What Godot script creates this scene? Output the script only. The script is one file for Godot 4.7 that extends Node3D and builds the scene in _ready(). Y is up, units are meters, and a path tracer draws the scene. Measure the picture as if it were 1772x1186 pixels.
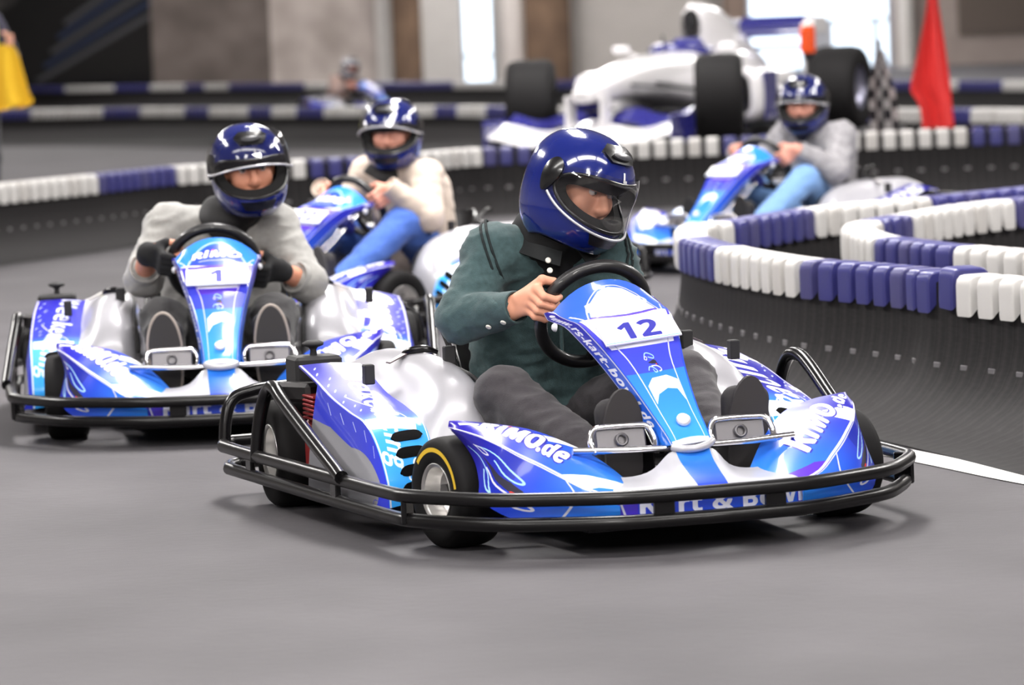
extends Node3D

const LAMP_ENERGY := 75.0
var mats := {}
var meshes := {}
var livery := {}
var slat_mat: StandardMaterial3D


func _ready() -> void:
	set_view()
	build_hall()
	build_barriers()
	build_background()
	build_karts()


func set_view() -> void:
	var cam := Camera3D.new()
	cam.name = "camera"
	cam.fov = rad_to_deg(2.0 * atan(593.0 / 6777.0))
	cam.near = 0.1
	cam.far = 300.0
	var pitch := atan((593.0 - 60.0) / 6777.0)
	cam.transform = Transform3D(Basis(Vector3.RIGHT, -pitch) * Basis(Vector3.BACK, -deg_to_rad(2.30)), Vector3(0, 1.19, 0))
	var attr := CameraAttributesPhysical.new()
	attr.frustum_focal_length = 92.0
	attr.frustum_focus_distance = 9.65
	attr.exposure_aperture = 3.0
	cam.attributes = attr
	add_child(cam)
	cam.fov = rad_to_deg(2.0 * atan(593.0 / 6777.0))
	cam.current = true
	var env := Environment.new()
	var sky := Sky.new()
	var ps := ProceduralSkyMaterial.new()
	ps.sky_top_color = Color(0.62, 0.76, 0.95)
	ps.sky_horizon_color = Color(0.86, 0.93, 1.0)
	ps.ground_horizon_color = Color(0.86, 0.93, 1.0)
	ps.ground_bottom_color = Color(0.6, 0.62, 0.64)
	sky.sky_material = ps
	env.background_mode = Environment.BG_SKY
	env.sky = sky
	env.background_energy_multiplier = 2.6
	env.tonemap_mode = Environment.TONE_MAPPER_LINEAR
	env.tonemap_exposure = 1.46
	env.sdfgi_enabled = true
	env.ssao_enabled = true
	env.ssil_enabled = true
	var we := WorldEnvironment.new()
	we.name = "environment"
	we.environment = env
	add_child(we)


func build_karts() -> void:
	for side in ["right", "left"]:
		livery["fender_top_" + side] = printed(tex_fender_top(side == "right"))
		livery["fender_face_" + side] = printed(tex_fender_face(side == "right"))
		livery["pod_" + side] = printed(tex_pod(side == "right"))
	livery["pod_side"] = printed(tex_pod_side())
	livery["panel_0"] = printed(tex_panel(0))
	livery["panel_1"] = printed(tex_panel(1))
	livery["side_words"] = printed(tex_side(true))
	livery["side_plain"] = printed(tex_side(false))
	livery["nose"] = printed(tex_nose())
	livery["strip"] = printed(tex_strip())
	var p0 := Vector3(.158, 0, -9.72)
	var p1 := Vector3(-.937, 0, -12.569)
	var p2 := Vector3(-.503, 0, -16.44)
	var p3 := Vector3(1.41, 0, -19.56)
	var p4 := Vector3(-2.2, 0, -57.0)
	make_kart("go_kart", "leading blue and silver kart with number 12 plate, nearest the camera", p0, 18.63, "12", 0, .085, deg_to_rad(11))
	make_kart("go_kart", "blue and white kart with number 1 plate, second on the track", p1, 4.13, "1", 1, 0.0, 0.0)
	make_kart("go_kart", "blurred blue kart of the driver in cream sweater, behind number 1", p2, -41.0, "22", 1, -.06, deg_to_rad(-8))
	make_kart("go_kart", "blurred blue kart of the driver in grey marl top, before the show car", p3, -42.0, "", 1, 0.0, 0.0)
	make_kart("go_kart", "tiny far kart rounding the bend between the two far barriers", p4, 50.0, "", 1, 0.0, 0.0)
	var denim := cloth(Color8(44, 64, 66), Color8(64, 87, 89), 71, 5.0, .02)
	var charcoal := cloth(Color8(44, 41, 45), Color8(58, 54, 58), 73, 5.0, .02)
	var black := mat(20, 19, 21, 0.7)
	var j := seated(Vector3(-.005, .035, .0), Vector3(.02, .800, .005))
	j.neck = Vector3(-.015, .68, -.08)
	j.shoulder_r = Vector3(-.168, .645, -.12)
	j.shoulder_l = Vector3(.110, .618, -.05)
	j.elbow_l = Vector3(.165, .44, .02)
	j.knee_r = Vector3(-.25, .315, .18)
	grip_at(j, "l", -.55)
	j.elbow_r = Vector3(-.278, .495, -.05)
	j.wrist_r = Vector3(-.205, .522, .105)
	make_driver("driver in dark green denim shirt and blue helmet, steering the leading kart", p0, 18.63, {"joints": j, "skin": [220, 156, 128], "yaw": .44, "pitch": .30, "roll": -.20, "visor": 0.0, "eyes": true, "gaze": .25, "cell": .009,
		"top": denim, "top_name": "shirt", "top_label": "dark green denim shirt", "sleeve": .90, "bulk": 1.08, "fold": .007, "seed": 3, "buttons": true, "seams": true, "collar": mat(18, 18, 20, 0.95), "collar_size": 1.0,
		"legs": charcoal, "legs_label": "charcoal trousers", "shoe": mat(38, 36, 38, 0.85), "sole": mat(46, 43, 44, 0.85)})
	j = seated(Vector3(.02, -.02, .0), Vector3(.115, .79, .0))
	j.neck = Vector3(.06, .645, -.08)
	grip_at(j, "r", .18)
	grip_at(j, "l", -.22)
	j.elbow_r = Vector3(-.235, .46, -.02)
	j.elbow_l = Vector3(.285, .42, .0)
	j.knee_r = Vector3(-.175, .335, .24)
	j.knee_l = Vector3(.175, .335, .26)
	j.ankle_r = Vector3(-.165, .19, .50)
	j.ankle_l = Vector3(.16, .19, .50)
	j.heel_r = Vector3(-.165, .13, .585)
	j.heel_l = Vector3(.160, .13, .585)
	j.toe_r = Vector3(-.172, .36, .60)
	j.toe_l = Vector3(.158, .37, .60)
	make_driver("driver in light grey sweatshirt and black gloves, in the number 1 kart", p1, 4.13, {"joints": j, "skin": [206, 140, 112], "yaw": .16, "pitch": .12, "roll": .08, "visor": .70, "eyes": true, "cell": .012,
		"top": cloth(Color8(142, 141, 138), Color8(160, 158, 155), 75, 5.0), "top_name": "sweatshirt", "top_label": "light grey sweatshirt, sleeves pushed up", "sleeve": .16, "bare": .8, "bulk": 1.10, "fold": .007, "seed": 13, "collar": black,
		"legs": cloth(Color8(30, 29, 31), Color8(42, 40, 42), 77), "legs_label": "black trousers", "shoe": mat(34, 33, 34, 0.8), "sole": mat(52, 50, 51, 0.8), "welt": true, "gloves": mat(20, 20, 22, 0.8)})
	j = seated(Vector3(.0, -.01, .06), Vector3(.03, .79, -.02))
	j.hips = Vector3(0, .20, -.20)
	j.knee_l = Vector3(.20, .43, .12)
	j.knee_r = Vector3(-.20, .41, .12)
	make_driver("driver in cream sweater and blue jeans, in the kart behind number 1", p2, -41.0, {"joints": j, "skin": [214, 150, 130], "yaw": .50, "pitch": .05, "visor": .75, "cell": .015,
		"top": cloth(Color8(186, 170, 157), Color8(200, 185, 172), 79, 5.0), "top_name": "sweater", "top_label": "cream sweater", "sleeve": .95, "bulk": 1.12, "fold": .006, "seed": 23, "collar": black,
		"legs": cloth(Color8(50, 84, 164), Color8(74, 110, 188), 81), "legs_label": "blue jeans", "shoe": mat(40, 38, 40, 0.8), "sole": mat(60, 58, 58, 0.8)})
	j = seated(Vector3(.06, .0, -.02), Vector3(.05, .78, -.08))
	j.knee_l = Vector3(.20, .42, .12)
	j.knee_r = Vector3(-.20, .41, .12)
	make_driver("driver in grey marl top and pale jeans, in the kart before the show car", p3, -42.0, {"joints": j, "skin": [208, 146, 128], "yaw": .42, "pitch": .10, "visor": .70, "cell": .016,
		"top": cloth(Color8(112, 110, 114), Color8(176, 174, 178), 83, 4.0, .012), "top_name": "sweatshirt", "top_label": "mottled grey sweatshirt", "sleeve": .80, "bulk": 1.16, "fold": .007, "seed": 33, "collar": mat(24, 26, 46, 0.9),
		"legs": cloth(Color8(96, 136, 190), Color8(128, 164, 212), 85), "legs_label": "pale blue jeans", "shoe": black, "sole": black})
	j = seated()
	make_driver("tiny far driver in brownish top and pale helmet, between the far barriers", p4, 50.0, {"joints": j, "skin": [206, 140, 124], "yaw": -.3, "pitch": .0, "visor": .75, "pale": true, "cell": .022,
		"top": cloth(Color8(150, 126, 118), Color8(170, 146, 138), 87), "top_name": "sweatshirt", "top_label": "brownish sweatshirt", "sleeve": .85, "bulk": 1.2, "fold": .0, "seed": 43, "collar": mat(24, 26, 46, 0.9),
		"legs": black, "legs_label": "dark trousers", "shoe": black, "sole": black})
# ---------------------------------------------------------------- mesh tools
class MB:
	var v := PackedVector3Array()
	var n := PackedVector3Array()
	var uv := PackedVector2Array()
	var ix := PackedInt32Array()

	# a smooth grid of rows of points; close_cols joins the last column to the first
	func grid(rows: Array, close_cols := false, flip := false, uv_box := Rect2(0, 0, 1, 1)) -> void:
		var base := v.size()
		var nr := rows.size()
		var src: int = rows[0].size()
		var nc := src + (1 if close_cols else 0)
		var acc := PackedVector3Array()
		acc.resize(nr * nc)
		for i in nr:
			var r: PackedVector3Array = rows[i]
			for j in nc:
				v.append(r[j % src])
				uv.append(uv_box.position + Vector2(float(j) / (nc - 1), float(i) / maxf(1.0, nr - 1.0)) * uv_box.size)
		for i in nr - 1:
			for j in nc - 1:
				var a := i * nc + j
				var b := a + 1
				var c := a + nc
				var d := c + 1
				for t in [[a, b, c], [b, d, c]]:
					var p: int = t[0]
					var q: int = t[2] if flip else t[1]
					var s: int = t[1] if flip else t[2]
					var nn := (v[base + s] - v[base + p]).cross(v[base + q] - v[base + p])
					acc[p] += nn
					acc[q] += nn
					acc[s] += nn
					ix.append(base + p)
					ix.append(base + q)
					ix.append(base + s)
		if close_cols:
			for i in nr:
				var both := acc[i * nc] + acc[i * nc + nc - 1]
				acc[i * nc] = both
				acc[i * nc + nc - 1] = both
		for r in [0, nr - 1]:  # a row drawn together to one point
			var first := v[base + r * nc]
			if first.distance_squared_to(v[base + r * nc + nc / 2]) < 1e-10 and first.distance_squared_to(v[base + r * nc + nc / 4]) < 1e-10:
				var all := Vector3.ZERO
				for j in nc:
					all += acc[r * nc + j]
				for j in nc:
					acc[r * nc + j] = all
		for k in acc.size():
			n.append(acc[k].normalized() if acc[k].length_squared() > 1e-20 else Vector3.UP)

	# whether a grid of these rows must be flipped to face «dir»
	func away(rows: Array, dir: Vector3) -> bool:
		var all := Vector3.ZERO
		for i in rows.size() - 1:
			for j in rows[0].size() - 1:
				all += (rows[i + 1][j] - rows[i][j]).cross(rows[i][j + 1] - rows[i][j])
		return all.dot(dir) < 0.0

	func shell_to(rows: Array, thick: float, dir: Vector3) -> void:
		shell(rows, thick, away(rows, dir))

	# a grid with thickness: outer face, inner face, rims
	func shell(rows: Array, thick: float, flip := false) -> void:
		var base := v.size()
		grid(rows, false, flip)
		var nr := rows.size()
		var nc: int = rows[0].size()
		var inner := []
		for i in nr:
			var r := PackedVector3Array()
			for j in nc:
				r.append(v[base + i * nc + j] - n[base + i * nc + j] * thick)
			inner.append(r)
		grid(inner, false, not flip)
		grid([rows[0], inner[0]], false, not flip, Rect2(0, 0, 1, 0))
		grid([rows[nr - 1], inner[nr - 1]], false, flip, Rect2(0, 1, 1, 0))
		for j in [0, nc - 1]:
			var p := PackedVector3Array()
			var q := PackedVector3Array()
			for i in nr:
				p.append(rows[i][j])
				q.append(inner[i][j])
			var s := v.size()
			grid([p, q], false, (j == 0) == flip)
			for k in p.size():
				uv[s + k] = Vector2(float(j) / (nc - 1), float(k) / (nr - 1))
				uv[s + p.size() + k] = uv[s + k]

	func tri(a: Vector3, b: Vector3, c: Vector3, from: Vector3) -> void:
		var nn := (c - a).cross(b - a).normalized()
		if nn.dot((a + b + c) / 3.0 - from) < 0.0:
			var t := b
			b = c
			c = t
			nn = -nn
		for p in [a, b, c]:
			ix.append(v.size())
			v.append(p)
			n.append(nn)
			uv.append(Vector2.ZERO)

	func quad(a: Vector3, b: Vector3, c: Vector3, d: Vector3, from: Vector3) -> void:
		tri(a, b, c, from)
		tri(a, c, d, from)

	# a box with chamfered edges
	func box(size: Vector3, chamfer: float, at := Transform3D()) -> void:
		var h := size * 0.5
		var e := h - Vector3.ONE * chamfer
		var o := at.origin
		for k in 3:
			var k1 := (k + 1) % 3
			var k2 := (k + 2) % 3
			for s: float in [-1.0, 1.0]:
				var q := []
				for c in [[-1, -1], [1, -1], [1, 1], [-1, 1]]:
					var p := Vector3()
					p[k] = s * h[k]
					p[k1] = c[0] * e[k1]
					p[k2] = c[1] * e[k2]
					q.append(at * p)
				quad(q[0], q[1], q[2], q[3], o)
				if chamfer > 0.0:
					for s2: float in [-1.0, 1.0]:
						var w := []
						for c in [[0, -1], [0, 1], [1, 1], [1, -1]]:
							var p := Vector3()
							p[k] = s * (h[k] if c[0] == 0 else e[k])
							p[k1] = s2 * (e[k1] if c[0] == 0 else h[k1])
							p[k2] = c[1] * e[k2]
							w.append(at * p)
						quad(w[0], w[1], w[2], w[3], o)
		if chamfer > 0.0:
			for sx: float in [-1.0, 1.0]:
				for sy: float in [-1.0, 1.0]:
					for sz: float in [-1.0, 1.0]:
						tri(at * Vector3(sx * h.x, sy * e.y, sz * e.z), at * Vector3(sx * e.x, sy * h.y, sz * e.z), at * Vector3(sx * e.x, sy * e.y, sz * h.z), o)

	# a tube along points; rad is one number or one per point
	func tube(pts: PackedVector3Array, rad: Variant, seg := 10, closed := false) -> void:
		var m := pts.size()
		var rows := []
		var t0 := (pts[1] - pts[0]).normalized()
		var side := t0.cross(Vector3.UP if absf(t0.y) < 0.9 else Vector3.RIGHT).normalized()
		for i in m:
			var a := pts[i - 1] if i > 0 else (pts[m - 1] if closed else pts[0])
			var b := pts[i + 1] if i < m - 1 else (pts[0] if closed else pts[m - 1])
			var t := (b - a).normalized()
			side = (side - t * side.dot(t)).normalized()
			var up := side.cross(t)
			var r: float = rad if rad is float else rad[i]
			var row := PackedVector3Array()
			for j in seg:
				var g := TAU * j / seg
				row.append(pts[i] + (side * cos(g) + up * sin(g)) * r)
			rows.append(row)
		if closed:
			rows.append(rows[0])
		else:
			var c0 := PackedVector3Array()
			var c1 := PackedVector3Array()
			for j in seg:
				c0.append(pts[0])
				c1.append(pts[m - 1])
			grid([c0, rows[0]], true)
			grid([rows[m - 1], c1], true)
		grid(rows, true)

	# profiles of (radius, height) turned about the y axis of «at»; each profile is smooth in itself
	func lathe(profiles: Array, seg: int, at := Transform3D()) -> void:
		for pr in profiles:
			var rows := []
			for p: Vector2 in pr:
				var row := PackedVector3Array()
				for j in seg:
					var g := TAU * j / seg
					row.append(at * Vector3(cos(g) * p.x, p.y, sin(g) * p.x))
				rows.append(row)
			grid(rows, true)

	# a flat outline pushed along z of «at»
	func prism(outline: PackedVector2Array, depth: float, at := Transform3D()) -> void:
		var tris := Geometry2D.triangulate_polygon(outline)
		var mid := Vector2.ZERO
		for p in outline:
			mid += p / outline.size()
		var o := at * Vector3(mid.x, mid.y, depth * 0.5)
		for k in range(0, tris.size(), 3):
			var a := outline[tris[k]]
			var b := outline[tris[k + 1]]
			var c := outline[tris[k + 2]]
			for z: float in [0.0, depth]:
				tri(at * Vector3(a.x, a.y, z), at * Vector3(b.x, b.y, z), at * Vector3(c.x, c.y, z), at * Vector3((a.x + b.x + c.x) / 3, (a.y + b.y + c.y) / 3, depth * 0.5))
		for k in outline.size():
			var a := outline[k]
			var b := outline[(k + 1) % outline.size()]
			quad(at * Vector3(a.x, a.y, 0), at * Vector3(b.x, b.y, 0), at * Vector3(b.x, b.y, depth), at * Vector3(a.x, a.y, depth), o)

	func mesh() -> ArrayMesh:
		var a := []
		a.resize(Mesh.ARRAY_MAX)
		a[Mesh.ARRAY_VERTEX] = v
		a[Mesh.ARRAY_NORMAL] = n
		a[Mesh.ARRAY_TEX_UV] = uv
		a[Mesh.ARRAY_INDEX] = ix
		var m := ArrayMesh.new()
		m.add_surface_from_arrays(Mesh.PRIMITIVE_TRIANGLES, a)
		return m


# a distance field on a grid: tapered capsules and ellipsoids joined by a smooth minimum, meshed as surface nets
class Field:
	var lo: Vector3
	var c: float
	var nx: int
	var ny: int
	var nz: int
	var f := PackedFloat32Array()

	func _init(a: Vector3, b: Vector3, cell: float) -> void:
		lo = a
		c = cell
		nx = int((b.x - a.x) / c) + 2
		ny = int((b.y - a.y) / c) + 2
		nz = int((b.z - a.z) / c) + 2
		f.resize(nx * ny * nz)
		f.fill(1.0)

	func span(a: float, b: float, k: int) -> Vector2i:
		var m: int = [nx, ny, nz][k]
		return Vector2i(clampi(int((a - lo[k]) / c), 1, m - 1), clampi(int((b - lo[k]) / c) + 2, 1, m - 1))

	func cap(a: Vector3, b: Vector3, ra: float, rb: float, k := 0.03, cut := false) -> void:
		var m := maxf(ra, rb) + k + c * 2.0
		var ba := b - a
		var bb := maxf(ba.length_squared(), 1e-9)
		var xs := span(minf(a.x, b.x) - m, maxf(a.x, b.x) + m, 0)
		var ys := span(minf(a.y, b.y) - m, maxf(a.y, b.y) + m, 1)
		var zs := span(minf(a.z, b.z) - m, maxf(a.z, b.z) + m, 2)
		var dr := rb - ra
		for z in range(zs.x, zs.y):
			for y in range(ys.x, ys.y):
				var i := (z * ny + y) * nx + xs.x
				var p := lo + Vector3(xs.x, y, z) * c - a
				for x in range(xs.x, xs.y):
					var t := clampf(p.dot(ba) / bb, 0.0, 1.0)
					var d := (p - ba * t).length() - ra - dr * t
					var o := f[i]
					if cut:
						var h := maxf(k - absf(o + d), 0.0) / k
						f[i] = maxf(o, -d) + h * h * k * 0.25
					else:
						var h := maxf(k - absf(o - d), 0.0) / k
						f[i] = minf(o, d) - h * h * k * 0.25
					i += 1
					p.x += c

	func ell(o: Vector3, b: Basis, r: Vector3, k := 0.03, cut := false) -> void:
		var m := maxf(r.x, maxf(r.y, r.z)) + k + c * 2.0
		var xs := span(o.x - m, o.x + m, 0)
		var ys := span(o.y - m, o.y + m, 1)
		var zs := span(o.z - m, o.z + m, 2)
		var inv := b.transposed()
		for z in range(zs.x, zs.y):
			for y in range(ys.x, ys.y):
				var i := (z * ny + y) * nx + xs.x
				for x in range(xs.x, xs.y):
					var q := inv * (lo + Vector3(x, y, z) * c - o)
					var k0 := (q / r).length()
					var k1 := maxf((q / (r * r)).length(), 1e-6)
					var d := k0 * (k0 - 1.0) / k1
					var w := f[i]
					if cut:
						var h := maxf(k - absf(w + d), 0.0) / k
						f[i] = maxf(w, -d) + h * h * k * 0.25
					else:
						var h := maxf(k - absf(w - d), 0.0) / k
						f[i] = minf(w, d) - h * h * k * 0.25
					i += 1

	func at(p: Vector3) -> float:
		var q := (p - lo) / c
		return f[(clampi(roundi(q.z), 0, nz - 1) * ny + clampi(roundi(q.y), 0, ny - 1)) * nx + clampi(roundi(q.x), 0, nx - 1)]

	# cut away everything on the far side of a plane
	func plane(o: Vector3, nrm: Vector3, k := 0.01) -> void:
		for z in nz:
			for y in ny:
				var i := (z * ny + y) * nx
				for x in nx:
					var d := (lo + Vector3(x, y, z) * c - o).dot(nrm)
					var w := f[i]
					var h := maxf(k - absf(w - d), 0.0) / k
					f[i] = maxf(w, d) + h * h * k * 0.25
					i += 1

	func into(mb: MB, push: Variant = null) -> void:
		var sy := nx
		var sz := nx * ny
		var at := PackedInt32Array()
		at.resize(f.size())
		at.fill(-1)
		var sum := PackedVector3Array()
		var cnt := PackedInt32Array()
		var quads := PackedInt32Array()
		for z in range(1, nz - 1):
			for y in range(1, ny - 1):
				var i := z * sz + y * sy + 1
				for x in range(1, nx - 1):
					var w := f[i]
					var s := w < 0.0
					for k in 3:
						var st := 1 if k == 0 else (sy if k == 1 else sz)
						var w2 := f[i + st]
						if s != (w2 < 0.0):
							var p := Vector3(x, y, z)
							p[k] += w / (w - w2)
							var s1 := sy if k == 0 else (sz if k == 1 else 1)
							var s2 := sz if k == 0 else (1 if k == 1 else sy)
							var q := [i, i - s1, i - s1 - s2, i - s2]
							for j in 4:
								var id := at[q[j]]
								if id < 0:
									id = sum.size()
									at[q[j]] = id
									sum.append(Vector3.ZERO)
									cnt.append(0)
								sum[id] += p
								cnt[id] += 1
								q[j] = id
							quads.append(q[0])
							quads.append(q[3 if s else 1])
							quads.append(q[2])
							quads.append(q[1 if s else 3])
					i += 1
		var base := mb.v.size()
		for k in sum.size():
			mb.v.append(lo + sum[k] / cnt[k] * c)
			mb.uv.append(Vector2.ZERO)
			mb.n.append(Vector3.ZERO)
		normals(mb, base, quads)
		if push != null:
			for k in sum.size():
				mb.v[base + k] += mb.n[base + k] * float(push.call(mb.v[base + k]))
			normals(mb, base, quads)
		for k in range(0, quads.size(), 4):
			for j in [0, 1, 2, 0, 2, 3]:
				mb.ix.append(base + quads[k + j])

	func normals(mb: MB, base: int, quads: PackedInt32Array) -> void:
		for k in range(base, mb.n.size()):
			mb.n[k] = Vector3.ZERO
		for k in range(0, quads.size(), 4):
			var a := base + quads[k]
			var b := base + quads[k + 1]
			var d := base + quads[k + 2]
			var e := base + quads[k + 3]
			var nn := (mb.v[e] - mb.v[b]).cross(mb.v[d] - mb.v[a])
			mb.n[a] += nn
			mb.n[b] += nn
			mb.n[d] += nn
			mb.n[e] += nn
		for k in range(base, mb.n.size()):
			mb.n[k] = mb.n[k].normalized()


# flat print: polygons, lines and lettering drawn into an image (coordinates 0..w, 0..h; drawn at twice the size, then halved)
class Paint:
	var im: Image
	var w: int
	var h: int

	func _init(width: int, height: int, back: Color) -> void:
		w = width
		h = height
		im = Image.create(w * 2, h * 2, false, Image.FORMAT_RGB8)
		im.fill(back)

	func scan(pts: PackedVector2Array, c0: Color, c1: Color, g0 := 0.0, g1 := 1.0) -> void:
		var lo := 1e9
		var hi := -1e9
		for p in pts:
			lo = minf(lo, p.y)
			hi = maxf(hi, p.y)
		for y in range(maxi(0, int(lo)), mini(h * 2, int(hi) + 1)):
			var yc := y + 0.5
			var xs := PackedFloat32Array()
			for k in pts.size():
				var a := pts[k]
				var b := pts[(k + 1) % pts.size()]
				if (a.y <= yc) != (b.y <= yc):
					xs.append(a.x + (b.x - a.x) * (yc - a.y) / (b.y - a.y))
			xs.sort()
			var col := c0 if c0 == c1 else c0.lerp(c1, clampf((yc - g0) / (g1 - g0), 0, 1))
			for k in range(0, xs.size() - 1, 2):
				var x0 := maxi(0, roundi(xs[k]))
				var x1 := mini(w * 2, roundi(xs[k + 1]))
				if x1 > x0:
					im.fill_rect(Rect2i(x0, y, x1 - x0, 1), col)

	func poly(flat: Array, col: Color) -> void:
		var p := PackedVector2Array()
		for k in range(0, flat.size(), 2):
			p.append(Vector2(flat[k], flat[k + 1]) * 2.0)
		scan(p, col, col)

	func fade_y(y0: float, y1: float, c0: Color, c1: Color) -> void:
		scan(PackedVector2Array([Vector2(0, y0), Vector2(w, y0), Vector2(w, y1), Vector2(0, y1)].map(func(q): return q * 2.0)), c0, c1, y0 * 2, y1 * 2)

	func fade_x(x0: float, x1: float, c0: Color, c1: Color) -> void:
		for x in range(int(x0 * 2), int(x1 * 2)):
			im.fill_rect(Rect2i(x, 0, 1, h * 2), c0.lerp(c1, (x - x0 * 2) / ((x1 - x0) * 2)))

	func line(flat: Array, width: float, col: Color, smooth := true) -> void:
		var p := PackedVector2Array()
		for k in range(0, flat.size(), 2):
			p.append(Vector2(flat[k], flat[k + 1]) * 2.0)
		var q := PackedVector2Array()
		if smooth and p.size() > 2:
			for k in p.size() - 1:
				for s in 10:
					q.append(p[k].cubic_interpolate(p[k + 1], p[maxi(0, k - 1)], p[mini(p.size() - 1, k + 2)], s / 10.0))
			q.append(p[p.size() - 1])
		else:
			q = p
		for k in q.size() - 1:
			var d := (q[k + 1] - q[k]).normalized() * width
			var o := d.orthogonal()
			scan(PackedVector2Array([q[k] + o - d * 0.4, q[k] - o - d * 0.4, q[k + 1] - o + d * 0.4, q[k + 1] + o + d * 0.4]), col, col)

	func disc(x: float, y: float, rx: float, ry: float, col: Color, turn := 0.0) -> void:
		var p := PackedVector2Array()
		for k in 32:
			p.append((Vector2(x, y) + Vector2(cos(TAU * k / 32) * rx, sin(TAU * k / 32) * ry).rotated(turn)) * 2.0)
		scan(p, col, col)

	# lettering centred on (x, y), «tall» the em size; slant leans it; turn in radians
	func text(s: String, x: float, y: float, tall: float, col: Color, turn := 0.0, slant := 0.0, stretch := 1.0, bold := 0.0) -> void:
		var tm := TextMesh.new()
		var fnt := SystemFont.new()
		fnt.font_names = PackedStringArray(["Droid Sans"])
		fnt.font_weight = 700
		tm.font = fnt
		tm.font_size = 64
		tm.pixel_size = 1.0 / 64.0
		tm.depth = 0.0
		tm.curve_step = 1.0
		tm.text = s
		var a := tm.get_mesh_arrays()
		var vs: PackedVector3Array = a[Mesh.ARRAY_VERTEX]
		var xi: PackedInt32Array = a[Mesh.ARRAY_INDEX] if a[Mesh.ARRAY_INDEX] != null else PackedInt32Array(range(vs.size()))
		var o := Vector2(x, y)
		for off in ([Vector2.ZERO] if bold == 0.0 else [Vector2(-bold, 0), Vector2(bold, 0), Vector2(0, bold), Vector2(0, -bold)]):
			for k in range(0, xi.size() - 2, 3):
				var p := PackedVector2Array()
				for j in 3:
					var q := vs[xi[k + j]]
					p.append((o + off + (Vector2((q.x + q.y * slant) * stretch, -q.y) * tall).rotated(turn)) * 2.0)
				scan(p, col, col)

	func tex() -> ImageTexture:
		im.shrink_x2()
		return ImageTexture.create_from_image(im)


# a grid of control rows made finer by cubic interpolation both ways
func refine(rows: Array, nu: int, nv: int) -> Array:
	var wide := []
	for r in rows:
		wide.append(refine_line(r, nu))
	var out := []
	for i in wide.size() - 1:
		for s in nv:
			var row := PackedVector3Array()
			for j in wide[0].size():
				row.append(wide[i][j].cubic_interpolate(wide[i + 1][j], wide[maxi(0, i - 1)][j], wide[mini(wide.size() - 1, i + 2)][j], float(s) / nv))
			out.append(row)
	out.append(wide[wide.size() - 1])
	return out


func refine_line(p: Variant, n: int, closed := false) -> PackedVector3Array:
	var out := PackedVector3Array()
	var m: int = p.size()
	for k in (m if closed else m - 1):
		for s in n:
			if closed:
				out.append(p[k].cubic_interpolate(p[(k + 1) % m], p[(k + m - 1) % m], p[(k + 2) % m], float(s) / n))
			else:
				out.append(p[k].cubic_interpolate(p[k + 1], p[maxi(0, k - 1)], p[mini(m - 1, k + 2)], float(s) / n))
	if not closed:
		out.append(p[m - 1])
	return out


func v3(flat: Array, sx := 1.0) -> PackedVector3Array:
	var p := PackedVector3Array()
	for k in range(0, flat.size(), 3):
		p.append(Vector3(flat[k] * sx, flat[k + 1], flat[k + 2]))
	return p


# ---------------------------------------------------------------- naming
func numbered(called: String) -> String:
	if not has_node(NodePath(called)):
		return called
	var k := 1
	while has_node(NodePath("%s_%03d" % [called, k])):
		k += 1
	return "%s_%03d" % [called, k]


func tag(o: Node3D, label: String, category: String, group := "", kind := "") -> Node3D:
	o.set_meta("label", label)
	if category:
		o.set_meta("category", category)
	if group:
		o.set_meta("group", group)
	if kind:
		o.set_meta("kind", kind)
	return o


func thing(called: String, label: String, category: String, at := Vector3.ZERO, turn := 0.0, group := "") -> Node3D:
	var o := Node3D.new()
	o.name = numbered(called)
	add_child(o)
	o.position = at
	o.rotation.y = turn
	return tag(o, label, category, group)


func part(parent: Node3D, called: String, mesh: Mesh, m: Material, label := "") -> MeshInstance3D:
	var o := MeshInstance3D.new()
	o.name = called
	o.mesh = mesh
	o.material_override = m
	if parent == self:
		o.name = numbered(called)
		add_child(o)
	else:
		var k := 1
		while parent.has_node(NodePath(str(o.name))):
			o.name = "%s_%03d" % [called, k]
			k += 1
		parent.add_child(o)
	if label:
		o.set_meta("label", label)
	return o


func cached(key: String, make: Callable) -> ArrayMesh:
	if not meshes.has(key):
		var mb := MB.new()
		make.call(mb)
		meshes[key] = mb.mesh()
	return meshes[key]


# ---------------------------------------------------------------- materials
func mat(r: int, g: int, b: int, rough := 0.5, metal := 0.0, coat := 0.0, spec := 0.5) -> StandardMaterial3D:
	var key := "%d_%d_%d_%.3f_%.2f_%.2f_%.2f" % [r, g, b, rough, metal, coat, spec]
	if mats.has(key):
		return mats[key]
	var m := StandardMaterial3D.new()
	m.albedo_color = Color8(r, g, b)
	m.roughness = rough
	m.metallic = metal
	m.metallic_specular = spec
	if coat > 0.0:
		m.clearcoat_enabled = true
		m.clearcoat = coat
		m.clearcoat_roughness = 0.04
	mats[key] = m
	return m


func printed(tex: Texture2D, rough := 0.3) -> StandardMaterial3D:
	var m := StandardMaterial3D.new()
	m.albedo_texture = tex
	m.roughness = rough
	m.metallic_specular = 0.3
	m.clearcoat_enabled = true
	m.clearcoat = 0.35
	m.clearcoat_roughness = 0.05
	m.texture_repeat = false
	return m


func noise_tex(freq: float, octaves: int, c0: Color, c1: Color, seed_no: int, size := 512, relief := false) -> NoiseTexture2D:
	var nz := FastNoiseLite.new()
	nz.seed = seed_no
	nz.frequency = freq
	nz.fractal_octaves = octaves
	var t := NoiseTexture2D.new()
	t.width = size
	t.height = size
	t.seamless = true
	t.noise = nz
	if relief:
		t.as_normal_map = true
		t.bump_strength = 6.0
	else:
		var gr := Gradient.new()
		gr.set_color(0, c0)
		gr.set_color(1, c1)
		t.color_ramp = gr
	return t


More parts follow.
